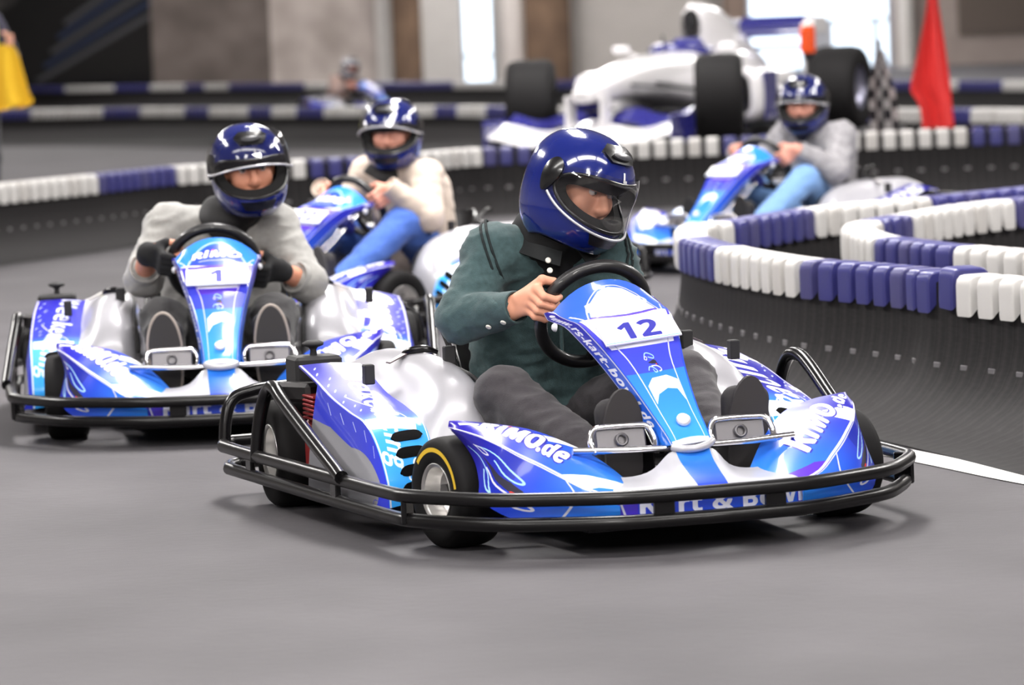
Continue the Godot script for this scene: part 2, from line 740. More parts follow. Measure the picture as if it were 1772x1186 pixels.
# woven or knitted cloth: a mottled colour and a fine relief, both laid on from three sides
func cloth(c0: Color, c1: Color, seed_no: int, scale := 6.0, freq := 0.02, rough := 0.9) -> StandardMaterial3D:
	var m := StandardMaterial3D.new()
	m.albedo_texture = noise_tex(freq, 5, c0, c1, seed_no)
	m.heightmap_enabled = true
	m.heightmap_texture = noise_tex(0.25, 2, Color.BLACK, Color.WHITE, seed_no + 1, 256)
	m.heightmap_scale = 0.08
	m.heightmap_deep_parallax = false
	m.roughness = rough
	m.uv1_triplanar = true
	m.uv1_scale = Vector3.ONE * scale
	m.rim_enabled = true
	m.rim = 0.25
	return m
# ---------------------------------------------------------------- livery print
const ROYAL := Color8(36, 34, 148)
const DEEP := Color8(36, 30, 132)
const AZURE := Color8(38, 112, 214)
const SKYBLUE := Color8(62, 160, 236)
const SILVER := Color8(205, 205, 218)
const WHITE := Color8(246, 246, 250)


func logo(p: Paint, s: String, x: float, y: float, tall: float, turn := 0.0, stretch := 1.0) -> void:
	p.text(s, x, y, tall, ROYAL, turn, 0.2, stretch, tall * 0.085)
	p.text(s, x, y, tall, WHITE, turn, 0.2, stretch, tall * 0.03)


# a loose silver crest: two looped letters with a dark bird between them
func crest(p: Paint, x: float, y: float, k: float, turn := 0.0, wide := 1.0) -> void:
	var put := func(a: Array) -> Array:
		var o := []
		for i in range(0, a.size(), 2):
			var q := Vector2(a[i] * k, a[i + 1] * k).rotated(turn)
			o.append_array([x + q.x * wide, y + q.y])
		return o
	var ice := Color8(160, 205, 238)
	p.line(put.call([-60, -20, -40, -58, -8, -62, 30, -44, 24, -26, -22, -34]), 7 * k, ice)
	p.line(put.call([-62, -18, -52, -34, -36, -32, -44, -12, -64, -16]), 6 * k, SILVER)
	p.poly(put.call([-44, 8, -10, -6, 22, -18, 40, -10, 46, 10, 62, 22, 40, 20, 20, 12, -10, 14]), Color8(46, 44, 60))
	p.disc(put.call([34, 14])[0], put.call([34, 14])[1], 7 * k, 5 * k, Color8(205, 60, 50))
	p.line(put.call([-66, 62, -44, 36, -10, 40, 20, 62, -6, 70, -20, 52]), 7 * k, ice)
	p.line(put.call([-20, 30, 26, 26, 60, 38, 66, 54, 40, 62]), 8 * k, SILVER)


func tex_panel(number_style: int) -> Texture2D:
	var p := Paint.new(400, 900, AZURE)
	p.fade_y(0, 140, Color8(50, 120, 225), Color8(52, 70, 200))
	p.fade_y(140, 560, Color8(70, 50, 190), Color8(60, 74, 205))
	p.fade_y(560, 900, Color8(48, 120, 222), Color8(56, 150, 234))
	if number_style == 0:   # glare painted into the shield as pale colour, faint lettering; white number field
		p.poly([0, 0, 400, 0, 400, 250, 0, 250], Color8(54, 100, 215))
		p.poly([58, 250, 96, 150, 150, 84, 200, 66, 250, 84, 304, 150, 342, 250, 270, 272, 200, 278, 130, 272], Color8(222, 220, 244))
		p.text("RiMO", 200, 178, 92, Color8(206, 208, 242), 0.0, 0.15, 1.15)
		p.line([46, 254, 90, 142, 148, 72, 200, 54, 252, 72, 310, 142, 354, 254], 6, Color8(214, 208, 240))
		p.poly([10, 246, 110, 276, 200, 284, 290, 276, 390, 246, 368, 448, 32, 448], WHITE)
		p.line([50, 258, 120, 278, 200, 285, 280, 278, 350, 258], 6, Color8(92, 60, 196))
	else:
		p.poly([0, 0, 400, 0, 400, 260, 0, 260], Color8(46, 128, 230))
		p.poly([56, 256, 100, 150, 152, 92, 200, 76, 248, 92, 300, 150, 344, 256, 270, 278, 200, 284, 130, 278], Color8(40, 70, 206))
		p.line([44, 262, 92, 146, 148, 80, 200, 62, 252, 80, 308, 146, 356, 262], 9, Color8(188, 196, 240))
		logo(p, "RiMO", 200, 176, 92, 0.0, 1.1)
		p.disc(184, 141, 9, 8, Color8(222, 70, 50))
		p.line([104, 246, 150, 242, 200, 244, 250, 241, 296, 245], 5, SILVER)
		p.line([6, 262, 110, 288, 200, 296, 290, 288, 394, 262], 12, Color8(222, 224, 246))
		p.poly([36, 288, 364, 288, 340, 480, 60, 480], Color8(84, 52, 196))
		p.poly([66, 306, 334, 306, 330, 446, 70, 446], WHITE)
	crest(p, 200, 520, 0.6, 0.12)
	p.poly([84, 680, 96, 610, 150, 582, 250, 578, 318, 600, 326, 680, 290, 634, 220, 626, 136, 644], Color8(232, 240, 252))
	p.poly([0, 900, 0, 868, 120, 852, 200, 848, 280, 852, 400, 868, 400, 900], SILVER)
	p.line([10, 160, 60, 420, 78, 560, 46, 900], 7, SILVER)
	p.line([390, 160, 340, 420, 322, 560, 354, 900], 7, SILVER)
	return p.tex()


func tex_side(words: bool) -> Texture2D:
	var p := Paint.new(1024, 112, ROYAL)
	p.fade_x(0, 430, Color8(40, 34, 148), Color8(44, 50, 176))
	p.fade_x(430, 1024, Color8(44, 54, 180), Color8(36, 116, 220))
	if words:
		p.text("www.rs-kart-bowl.de", 500, 54, 72, Color8(226, 226, 240), 0.0, 0.0, 1.06, 1.0)
	p.line([0, 6, 1024, 6], 7, SILVER, false)
	p.line([0, 107, 1024, 107], 5, SILVER, false)
	p.disc(84, 52, 22, 22, Color8(225, 225, 232))
	return p.tex()


# the top of a front fender: x runs along the words, y from the ridge to the crease
func tex_fender_top(right: bool) -> Texture2D:
	var p := Paint.new(1024, 300, ROYAL)
	if right:
		p.fade_x(0, 380, Color8(46, 28, 150), Color8(32, 38, 162))
		p.fade_x(380, 1024, Color8(40, 50, 190), Color8(46, 128, 226))
		p.poly([120, 230, 260, 150, 420, 120, 620, 90, 760, 0, 640, 0, 540, 56, 380, 76, 100, 200], WHITE)
		p.poly([760, 300, 860, 210, 1024, 120, 1024, 220, 930, 260, 900, 300], Color8(226, 236, 252))
		p.poly([930, 300, 1024, 250, 1024, 300], Color8(84, 44, 190))
		logo(p, "RiMO", 430, 132, 215, 0.06, .62)
		p.disc(392, 44, 13, 12, Color8(220, 74, 54))
		p.text(".de", 665, 160, 180, ROYAL, 0.06, 0.1, .62, 12.0)
		p.text(".de", 665, 160, 180, WHITE, 0.06, 0.1, .62, 3.0)
	else:
		p.fade_x(0, 600, Color8(46, 128, 226), Color8(34, 48, 170))
		p.fade_x(600, 1024, Color8(34, 40, 162), Color8(46, 28, 150))
		p.poly([620, 300, 760, 300, 720, 220, 560, 130, 400, 70, 330, 40, 420, 110, 560, 190], WHITE)
		p.poly([0, 200, 160, 250, 210, 300, 0, 300], Color8(84, 44, 190))
		logo(p, "RiMO", 440, 150, 160, 0.0, 1.15)
		p.text(".de", 790, 165, 140, ROYAL, 0.0, 0.1, 1.0, 11.0)
		p.text(".de", 790, 165, 140, WHITE, 0.0, 0.1, 1.0, 3.0)
	p.line([0, 292, 1024, 292], 11, SILVER, false)
	return p.tex()


func tex_fender_face(right: bool) -> Texture2D:
	var p := Paint.new(768, 400, ROYAL)
	p.fade_x(0, 420, Color8(44, 30, 150), Color8(30, 46, 166))
	p.fade_x(420, 768, Color8(38, 60, 196), Color8(44, 128, 226))
	crest(p, 345, 215, 1.7, 0.12, 1.8)
	p.line([600, 0, 640, 120, 620, 400] if right else [560, 0, 600, 160, 580, 400], 8, SILVER)
	p.poly([650, 60, 768, 20, 768, 150], Color8(84, 44, 190))
	p.line([0, 6, 768, 6], 9, SILVER, false)
	p.line([6, 0, 6, 400], 6, SILVER, false)
	return p.tex()


# the painted band of a side pod: x runs along the words, y from the inner edge outwards
func tex_pod(right: bool) -> Texture2D:
	var p := Paint.new(1024, 300, ROYAL)
	if right:
		p.fade_x(0, 480, Color8(36, 30, 150), Color8(52, 66, 206))
		p.fade_x(480, 620, Color8(54, 80, 214), Color8(60, 150, 234))
		p.fade_x(620, 1024, Color8(60, 156, 236), Color8(52, 158, 238))
		p.text("Weekend", 300, 130, 150, Color8(214, 218, 246), 0.1, 0.2, 0.9, 1.0)
		p.text("Racing", 640, 190, 130, Color8(200, 220, 250), 0.16, 0.2, 0.9, 1.0)
		p.line([300, 240, 420, 180, 520, 90, 600, 80, 560, 140], 7, SILVER)
		p.poly([560, 40, 640, 60, 620, 280, 540, 280], Color8(214, 232, 252))
		for k in 5:
			p.disc(740 + 60 * k, 70 + 40 * (k % 4), 26, 22, Color8(220, 234, 250), 0.6)
			p.disc(742 + 60 * k, 72 + 40 * (k % 4), 14, 10, Color8(70, 156, 234), 0.6)
		for k in 9:
			p.disc(60 + 47 * k, 250 + 20 * sin(k * 2.3), 14, 4, Color8(180, 190, 240), 0.7)
	else:
		p.fade_x(0, 420, Color8(46, 150, 236), Color8(60, 160, 240))
		p.fade_x(420, 560, Color8(56, 130, 230), Color8(50, 60, 200))
		p.fade_x(560, 1024, Color8(36, 34, 156), Color8(34, 32, 150))
		p.text("Racing", 690, 140, 190, WHITE, -0.06, 0.2, 1.0, 1.5)
		p.text("end", 230, 170, 150, Color8(214, 226, 250), 0.0, 0.2, 1.0, 1.0)
		p.line([420, 60, 500, 120, 560, 220, 470, 250], 7, SILVER)
		for k in 12:
			p.disc(430 + 47 * k, 258 + 16 * sin(k * 2.3), 14, 4, Color8(180, 190, 240), 0.7)
		p.poly([330, 0, 420, 0, 470, 300, 400, 300], Color8(226, 236, 252))
	p.line([0, 292, 1024, 292], 9, SILVER, false)
	p.line([0, 8, 1024, 8], 6, SILVER, false)
	return p.tex()


func tex_pod_side() -> Texture2D:
	var p := Paint.new(512, 256, Color8(140, 140, 146))
	p.poly([0, 0, 512, 0, 512, 256, 440, 256, 470, 200, 430, 120, 452, 60, 330, 70, 200, 90, 90, 70, 0, 84], Color8(52, 62, 200))
	p.line([440, 150, 405, 190, 420, 240, 450, 220], 5, Color8(52, 62, 200))
	for k in 5:
		p.line([60 + 62 * k, 18, 84 + 62 * k, 40], 3, Color8(190, 200, 240))
	return p.tex()


func tex_nose() -> Texture2D:
	var p := Paint.new(512, 256, Color8(178, 178, 185))
	var q := Paint.new(8, 256, ROYAL)
	q.fade_y(0, 256, Color8(44, 128, 226), Color8(52, 60, 200))
	for y in 512:
		var half := int(94 - y * 0.04)
		p.im.fill_rect(Rect2i(512 - half, y, half * 2, 1), q.im.get_pixel(4, y))
	p.poly([0, 256, 0, 150, 90, 60, 120, 0, 0, 0], Color8(178, 178, 185))
	return p.tex()


func tex_strip() -> Texture2D:
	var p := Paint.new(1024, 64, Color8(40, 62, 196))
	p.fade_x(0, 300, Color8(44, 110, 220), Color8(70, 46, 186))
	p.fade_x(300, 760, Color8(40, 60, 196), Color8(40, 90, 210))
	p.fade_x(760, 1024, Color8(70, 46, 186), Color8(44, 110, 220))
	p.text("Kart & Bowl", 540, 30, 66, Color8(220, 222, 240), 0.0, 0.0, 1.3, 1.0)
	p.line([250, 0, 270, 64], 6, SILVER, false)
	p.line([800, 0, 790, 64], 6, SILVER, false)
	return p.tex()


func tex_plate(digits: String) -> Texture2D:
	var p := Paint.new(256, 96, WHITE)
	if digits:
		p.text(digits, 128, 46, 108, Color8(40, 40, 150), 0.0, 0.0, 1.2, 2.0)
	p.line([0, 94, 256, 94], 3, Color8(70, 150, 190), false)
	return p.tex()


# ---------------------------------------------------------------- kart shapes (x to the driver's left, y up, z forward)
const RIDGE := [-.498, .291, .50, -.464, .293, .50, -.425, .290, .51, -.363, .281, .54, -.315, .269, .57, -.273, .25, .61, -.219, .219, .67, -.178, .184, .715, -.143, .145, .75]
const CREASE := [-.506, .284, .515, -.496, .281, .57, -.47, .27, .64, -.44, .252, .70, -.408, .23, .74, -.375, .21, .78, -.34, .187, .81, -.289, .155, .85, -.225, .136, .875]
const LOWER := [-.502, .279, .52, -.484, .245, .57, -.478, .21, .62, -.486, .17, .67, -.492, .13, .70, -.45, .095, .775, -.39, .085, .82, -.31, .085, .86, -.225, .085, .885]
const POD_OUT := [-.600, .372, -.42, -.606, .346, -.257, -.608, .313, -.107, -.606, .288, .041, -.602, .268, .165, -.598, .214, .245, -.595, .139, .30, -.594, .08, .31]
const POD_OUT_LOW := [-.600, .335, -.44, -.608, .306, -.257, -.610, .272, -.107, -.608, .244, .041, -.604, .212, .150, -.598, .160, .225, -.595, .105, .280, -.594, .075, .295]
const POD_IN := [-.43, .366, -.42, -.435, .345, -.30, -.438, .31, -.15, -.44, .288, .0, -.442, .262, .12, -.445, .20, .195, -.448, .13, .235, -.448, .08, .24]
const BUMPER := [-.71, .14, -.80, -.69, .14, -.30, -.668, .14, .18, -.648, .14, .50, -.632, .14, .585, -.575, .14, .68, -.49, .14, .79, -.38, .14, .86, -.21, .14, .935, 0, .14, .952]


func band_point(rows: Array, u: float, w: float) -> Vector3:
	var a := u * (rows.size() - 1)
	var i := clampi(int(a), 0, rows.size() - 2)
	var nc: int = rows[0].size()
	var b := w * (nc - 1)
	var j := clampi(int(b), 0, nc - 2)
	var p: Vector3 = rows[i][j].lerp(rows[i][j + 1], b - j)
	return p.lerp(rows[i + 1][j].lerp(rows[i + 1][j + 1], b - j), a - i)


# rows run from the rear forwards; columns from the inner edge outwards
func pod_band(sx: float) -> Array:
	var o := refine_line(v3(POD_OUT if sx > 0 else POD_OUT_LOW, sx), 5)
	var i := refine_line(v3(POD_IN, sx), 5)
	var rows := []
	for k in o.size():
		var r := PackedVector3Array()
		for j in 9:
			var t := j / 8.0
			r.append(i[k].lerp(o[k], t) + Vector3(0, 0.006 * sin(PI * t), 0.008 * sin(PI * t)))
		rows.append(r)
	return rows


func turn_rows(rows: Array) -> Array:   # rows become columns
	var out := []
	for j in rows[0].size():
		var r := PackedVector3Array()
		for i in rows.size():
			r.append(rows[i][j])
		out.append(r)
	return out


func backward(rows: Array) -> Array:   # every row the other way round
	var out := []
	for r in rows:
		var q := PackedVector3Array(r)
		q.reverse()
		out.append(q)
	return out


func panel_rows() -> Array:
	# centre line from the top down: height, depth, half width, drop of the corners
	var line := [[.592, .292, .128, .060], [.570, .338, .126, .048], [.545, .375, .121, .030], [.52, .43, .114, .014], [.482, .485, .105, .005], [.445, .53, .094, .0], [.40, .582, .079, .0], [.35, .64, .066, .0], [.30, .70, .056, .0], [.262, .752, .050, .0], [.235, .782, .047, .0]]
	var rows := []
	for l in line:
		var r := PackedVector3Array()
		for j in 13:
			var s := j / 6.0 - 1.0
			r.append(Vector3(s * l[2], l[0] - l[3] * absf(s) ** 2.2, l[1] - 0.012 * s * s - l[3] * 0.1 * s * s))
		rows.append(r)
	return refine(rows, 1, 3)


func wheel(kart: Node3D, at: Vector3, r: float, w: float, steer: float, stripe: bool) -> void:
	var root := part(kart, "tyre", cached("tyre%.2f%.2f" % [r, w], func(mb: MB):
		var h := w * 0.5
		var p: Array = []
		for q in [[.50, -.86], [.56, -.96], [.66, -1.02], [.80, -1.03], [.90, -.98], [.965, -.86], [.99, -.68], [1.0, -.4], [1.0, 0], [1.0, .4], [.99, .68], [.965, .86], [.90, .98], [.80, 1.03], [.66, 1.02], [.56, .96], [.50, .86]]:
			p.append(Vector2(q[0] * r, q[1] * h))
		mb.lathe([p], 48, Transform3D(Basis(Vector3.BACK, -PI / 2), Vector3.ZERO))), mat(18, 17, 18, 0.72, 0.0, 0.0, 0.3))
	root.position = at
	root.rotation.y = steer
	var out := signf(at.x)
	var turn := Transform3D(Basis(Vector3.BACK, -PI / 2 * out), Vector3.ZERO)
	part(root, "rim", cached("rim%.2f%.2f%.0f" % [r, w, out], func(mb: MB):
		var h := w * 0.5
		mb.lathe([[Vector2(.52 * r, -h * .88), Vector2(.50 * r, h * .84), Vector2(.545 * r, h * .97), Vector2(.525 * r, h * 1.0), Vector2(.47 * r, h * .9)],
			[Vector2(.47 * r, h * .9), Vector2(.45 * r, h * .45), Vector2(.43 * r, h * .3)],
			[Vector2(.43 * r, h * .3), Vector2(.30 * r, h * .26), Vector2(.20 * r, h * .34), Vector2(.15 * r, h * .36), Vector2(0, h * .36)]], 32, turn)), mat(226, 224, 222, 0.3, 0.88))
	part(root, "hub", cached("hub%.2f%.2f%.0f" % [r, w, out], func(mb: MB):
		var h := w * 0.5
		mb.lathe([[Vector2(.15 * r, h * .34), Vector2(.15 * r, h * .62)], [Vector2(.15 * r, h * .62), Vector2(0, h * .64)]], 16, turn)
		for k in 5:
			var g := TAU * k / 5
			mb.lathe([[Vector2(.035 * r, h * .28), Vector2(.035 * r, h * .44)], [Vector2(.035 * r, h * .44), Vector2(0, h * .45)]], 8, turn * Transform3D(Basis(), Vector3(cos(g), 0, sin(g)) * .26 * r))), mat(120, 118, 118, 0.35, 0.8))
	if stripe:
		part(root, "tyre_stripe", cached("stripe%.0f" % out, func(mb: MB):
			var rows := []
			for q in [.74, .78, .82]:
				var row := PackedVector3Array()
				for j in 25:
					var g := deg_to_rad(-50 + 130 * j / 24.0)
					row.append(Vector3(out * w * 0.5 * 1.035, cos(g) * q * r, sin(g) * q * r))
				rows.append(row)
			mb.grid(rows)), mat(214, 176, 40, 0.6), "worn yellow stripe on the sidewall")


func make_kart(called: String, label: String, at: Vector3, deg: float, digits: String, style: int, lean: float, steer: float) -> Node3D:
	var kart := thing(called, label, "go-kart", at, deg_to_rad(deg), "karts out on the track")
	var black := mat(11, 10, 12, 0.22, 0.0, 0.0, 0.42)
	var worn := mat(15, 14, 15, 0.30, 0.0, 0.0, 0.42)
	var matte := mat(24, 23, 25, 0.7)
	var chrome := mat(228, 226, 228, 0.14, 1.0)
	var silver := mat(168, 167, 173, 0.36, 0.2, 0.35)
	# floor and frame
	part(kart, "floor_tray", cached("tray", func(mb: MB):
		var o := PackedVector2Array()
		for q in [[-.46, -.2], [-.30, .40], [-.27, .80], [.27, .80], [.30, .40], [.46, -.2], [.46, -.72], [-.46, -.72]]:
			o.append(Vector2(q[0], q[1]))
		mb.prism(o, 0.02, Transform3D(Basis(Vector3.RIGHT, PI / 2), Vector3(0, 0.068, 0)))), matte)
	part(kart, "rear_axle", cached("axle", func(mb: MB):
		mb.tube(v3([-.5, .14, -.545, .5, .14, -.545]), 0.016)
		for s: float in [-1, 1]:
			mb.tube(v3([s * .30, .075, .56, s * .44, .13, .49]), 0.014)
			mb.tube(v3([s * .22, .075, -.7, s * .25, .075, .2, s * .22, .08, .74]), 0.014)), mat(70, 68, 70, 0.4, 0.8))
	# bumper
	var half := refine_line(v3(BUMPER), 6)
	var loop := PackedVector3Array(half)
	for k in range(half.size() - 2, -1, -1):
		loop.append(half[k] * Vector3(-1, 1, 1))
	loop.append_array(refine_line(v3([.71, .14, -.80, .67, .14, -.90, .58, .14, -.93, 0, .14, -.94, -.58, .14, -.93, -.67, .14, -.90, -.71, .14, -.80]), 5).slice(1, -1))
	part(kart, "bumper_tube", cached("bumper_hi", func(mb: MB): mb.tube(loop, 0.0165, 12, true)), worn)
	part(kart, "bumper_tube", cached("bumper_lo", func(mb: MB):
		var low := PackedVector3Array()
		for p in loop:
			low.append(Vector3(p.x * 0.985, 0.082, p.z * 0.985))
		mb.tube(low, 0.0165, 12, true)), worn)
	for q in [[-.135, .945, 0.0], [.14, .945, 0.0], [-.634, .57, .9], [.634, .57, -.9], [-.672, .1, 1.57], [.672, .1, 1.57], [-.70, -.6, 1.57], [.70, -.6, 1.57], [-.4, -.93, 0.0], [.4, -.93, 0.0]]:
		var b := part(kart, "bumper_bracket", cached("bracket", func(mb: MB): mb.box(Vector3(0.05, 0.075, 0.014), 0.003)), black)
		b.position = Vector3(q[0] * .99, 0.111, q[1] * .985)
		b.rotation.y = q[2]
	for s: float in [-1.0, 1.0]:
		part(kart, "side_hoop", cached("hoop%.0f" % s, func(mb: MB):
			var p := [-.70, .125, -.505, -.690, .22, -.50, -.676, .285, -.49, -.668, .318, -.455, -.668, .316, -.40, -.670, .292, -.33, -.675, .225, -.08, -.678, .15, .20]
			if s < 0:
				p = [-.70, .14, -.43, -.698, .25, -.365, -.694, .305, -.315, -.690, .33, -.26, -.690, .327, -.20, -.689, .30, -.13, -.685, .235, .0, -.68, .15, .17]
			mb.tube(refine_line(v3(p, s), 5), 0.0175, 12)), black)
		var fend := "%.0f" % s
		# front fenders
		var rg := refine_line(v3(RIDGE, s), 4)
		var cr := refine_line(v3(CREASE, s), 4)
		var lw := refine_line(v3(LOWER, s), 4)
		var top := []
		var face := []
		for j in 7:
			var a := PackedVector3Array()
			var b := PackedVector3Array()
			for k in rg.size():
				var t := j / 6.0
				a.append(rg[k].lerp(cr[k], t) + Vector3(0, 0.012, 0.006) * sin(PI * t))
				b.append(cr[k].lerp(lw[k], t) + Vector3(0, 0.0, 0.012) * sin(PI * t))
			top.append(a)
			face.append(b)


		var right := s > 0   # the driver's right lies at negative x
		var name_side := "right" if right else "left"
		part(kart, "fender_top", cached("fender_top" + fend, func(mb: MB): mb.shell_to(top if right else backward(top), 0.004, Vector3(0, 1, .4))), livery["fender_top_" + name_side])
		part(kart, "fender_face", cached("fender_face" + fend, func(mb: MB): mb.shell_to(face, 0.004, Vector3(0, .3, 1))), livery["fender_face_" + name_side])
		# side pods
		var sx := 1.0 if right else -1.0
		var band := pod_band(sx)
		var tb := turn_rows(band)
		var bandp := part(kart, "pod_band", cached("pod_band" + fend, func(mb: MB): mb.shell_to(tb if right else backward(tb), 0.005, Vector3(0, 1, .5))), livery["pod_" + name_side])
		for k in 4:
			var u0 := 0.655 + 0.078 * k
			part(bandp, "vent_slot", cached("slot%s%d" % [fend, k], func(mb: MB):
				var rows := []
				for i in 7:
					var r := PackedVector3Array()
					for j in 13:
						var q := j / 6.0 - 1.0
						var tall := 0.024 * (1.0 - absf(q) ** 6) * (i / 3.0 - 1.0)
						r.append(band_point(band, u0 + tall + 0.012 * q, 0.42 + 0.30 * q) + Vector3(0, 0.002, 0.002))
					rows.append(r)
				mb.shell_to(rows, 0.004, Vector3(0, .6, 1))), mat(4, 4, 5, 0.8, 0.0, 0.0, 0.2))
		part(kart, "pod_side", cached("pod_side" + fend, func(mb: MB):
			var rows := []
			for j in 7:
				var r := PackedVector3Array()
				for row in band.slice(6):
					var p: Vector3 = row[8]
					var t := j / 6.0
					r.append(Vector3(p.x - sx * (0.012 * sin(PI * t * .7) + .02 * t), lerpf(p.y, 0.078, t), p.z - 0.02 * t))
				rows.append(r)
			mb.shell_to(rows, 0.004, Vector3(-sx, 0, 0))), livery["pod_side"])
		part(kart, "tank_cover", cached("tank" + fend, func(mb: MB):
			var pr := [[-.56, .33, .30], [-.50, .362, .385], [-.36, .350, .398], [-.20, .318, .400], [-.06, .290, .392], [.06, .272, .366], [.13, .245, .325], [.175, .20, .25], [.195, .14, .16], [.20, .08, .09]]
			var rows := []
			for q in pr:
				var y0: float = q[1]
				var y1: float = q[2]
				var low := maxf(0.08, y1 - 0.26)
				rows.append(v3([-.462, minf(y0, y1) - .03, q[0], -.452, minf(y0, y1) - .002, q[0] + .01, -.425, lerpf(y0, y1, .35), q[0], -.385, lerpf(y0, y1, .82) + .004, q[0], -.34, y1 + .002, q[0], -.305, y1 - .008, q[0], -.278, y1 - .035, q[0] - .01, -.262, y1 - .09, q[0] - .02, -.256, (y1 + low) / 2, q[0] - .03, -.252, low, q[0] - .04], sx))
			rows.push_front(v3([-.462, .08, -.57, -.452, .08, -.57, -.425, .08, -.57, -.385, .08, -.57, -.34, .08, -.57, -.305, .08, -.57, -.278, .08, -.57, -.262, .08, -.57, -.256, .08, -.57, -.252, .08, -.57], sx))
			rows = refine(rows, 4, 5)
			mb.grid(rows, false, mb.away(rows, Vector3(0, 1, 0)))), silver)
		part(kart, "seal", cached("seal" + fend, func(mb: MB):
			mb.tube(refine_line(v3([-.31, .37, -.52, -.282, .372, -.40, -.274, .368, -.25, -.272, .362, -.10, -.270, .343, .03, -.266, .30, .11, -.262, .23, .15], sx), 5), 0.006, 8)), matte)
		part(kart, "tank_handle", cached("thandle" + fend, func(mb: MB):
			mb.tube(refine_line(v3([-.375, .397, -.25, -.36, .408, -.22, -.33, .412, -.20, -.30, .402, -.19], sx), 6), PackedFloat32Array([.004, .006, .008, .009, .009, .009, .010, .010, .010, .010, .010, .010, .009, .009, .008, .007, .006, .006, .005]), 8)), black)
		var latch := part(kart, "latch", cached("latch", func(mb: MB): mb.box(Vector3(0.03, 0.045, 0.022), 0.003)), matte)
		latch.position = Vector3(-.315 * sx, .405, -.05)
		var catch := part(kart, "latch", cached("latch2", func(mb: MB): mb.box(Vector3(0.026, 0.05, 0.03), 0.003)), matte)
		catch.position = Vector3(-.49 * sx, .36, -.17)
		var lab := part(kart, "rating_label", cached("rlabel", func(mb: MB):
			mb.box(Vector3(0.052, 0.002, 0.034), 0.0)), mat(60, 40, 44, 0.5))
		lab.position = Vector3(-.40 * sx, .391, -.22)
		lab.rotation = Vector3(0, 0, 0.42 * sx)
		part(lab, "label_face", cached("rlabel2", func(mb: MB):
			mb.box(Vector3(0.044, 0.0024, 0.026), 0.0)), mat(214, 212, 214, 0.5)).position.y = 0.0006
		# pedals
		var x0 := .148
		part(kart, "pedal_frame", cached("pedal%.0f" % s, func(mb: MB):
			mb.tube(refine_line(v3([.075, .222, .735, .069, .245, .715, .082, .272, .702, .11, .277, .70, .186, .277, .70, .214, .272, .702, .227, .245, .715, .221, .222, .735], s), 5), 0.0075, 8)), chrome)
		part(kart, "pedal_plate", cached("pplate%.0f" % s, func(mb: MB):
			mb.box(Vector3(0.125, 0.048, 0.012), 0.004, Transform3D(Basis(Vector3.RIGHT, -.25), Vector3(s * x0, .247, .697)))
			mb.lathe([[Vector2(.016, 0), Vector2(.016, .012), Vector2(.010, .012), Vector2(.010, .004)]], 16, Transform3D(Basis(Vector3.RIGHT, PI / 2 - .25), Vector3(s * x0, .245, .702)))), mat(112, 110, 113, 0.4, 0.6))
		part(kart, "foot_bar", cached("fbar%.0f" % s, func(mb: MB):
			mb.tube(v3([.035, .223, .742, .15, .225, .738, .275, .230, .725], s), 0.0085, 10)), chrome)
	# wheels
	wheel(kart, Vector3(-.478, .131, .49), .131, .125, steer, digits == "12")
	wheel(kart, Vector3(.478, .131, .49), .131, .125, steer, false)
	wheel(kart, Vector3(-.572, .140, -.545), .140, .165, 0.0, false)
	wheel(kart, Vector3(.572, .140, -.545), .140, .165, 0.0, false)
	# nose
	part(kart, "nose", cached("nose", func(mb: MB):
		var rows := []
		var hs := [[.31, .215, .70], [.26, .186, .735], [.20, .168, .75], [.14, .165, .755], [.095, .178, .762], [.06, .212, .772], [.035, .222, .776], [0.0, .223, .777]]
		var full := []
		for h in hs:
			full.append([-h[0], h[1], h[2]])
		for k in range(hs.size() - 2, -1, -1):
			full.append(hs[k])
		for t in [0.0, .15, .35, .6, .8, .93, 1.0]:
			var r := PackedVector3Array()
			for h in full:
				var x: float = h[0]
				var zf := .905 - .75 * x * x
				var fy: float = .145 + .01 * (1 - absf(x) / .31)
				r.append(Vector3(x, lerpf(h[1], fy, minf(1, t * 1.15) ** .7) if t < .93 else (fy - .012 if t < 1 else .082), lerpf(h[2], zf, minf(1.0, t * 1.06))))
			rows.append(r)
		mb.shell_to(refine(rows, 3, 3), 0.004, Vector3(0, 1, .5))), livery["nose"])
	part(kart, "nose_strip", cached("strip", func(mb: MB):
		var rows := []
		for y in [.138, .112, .086]:
			var r := PackedVector3Array()
			for k in 25:
				var x := -.44 + .88 * k / 24.0
				r.append(Vector3(x, y, .917 - .75 * x * x))
			rows.append(r)
		mb.shell(rows, 0.004)), livery["strip"], "blue front strip lettered in white")
	# steering panel; leans with the wheel it hangs on
	var pr := panel_rows()
	var tip := Basis(Vector3.BACK, lean)
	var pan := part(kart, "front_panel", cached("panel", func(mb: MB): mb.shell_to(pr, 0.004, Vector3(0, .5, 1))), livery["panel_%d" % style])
	pan.transform = Transform3D(tip, Vector3(0, .25, .7) - tip * Vector3(0, .25, .7))
	for s: float in [-1.0, 1.0]:
		part(pan, "panel_side", cached("pside%.0f" % s, func(mb: MB):
			var a := PackedVector3Array()
			var b := PackedVector3Array()
			for k in range(0, pr.size()):
				var p: Vector3 = pr[k][0 if s < 0 else 12]
				var t := float(k) / (pr.size() - 1)
				a.append(p + Vector3(s * .001, .001, .001))
				var deep := .088 * minf(1.0, .35 + t * 5.0) * (1.0 - .35 * t)
				b.append(p + Vector3(s * .013, -.10 * deep, -deep))
			var mid := PackedVector3Array()
			for k in a.size():
				mid.append(a[k].lerp(b[k], .5) + Vector3(s * .003, 0, 0))
			mb.shell_to([a, mid, b], 0.003, Vector3(s, 0, 0))), livery["side_words" if s < 0 else "side_plain"])
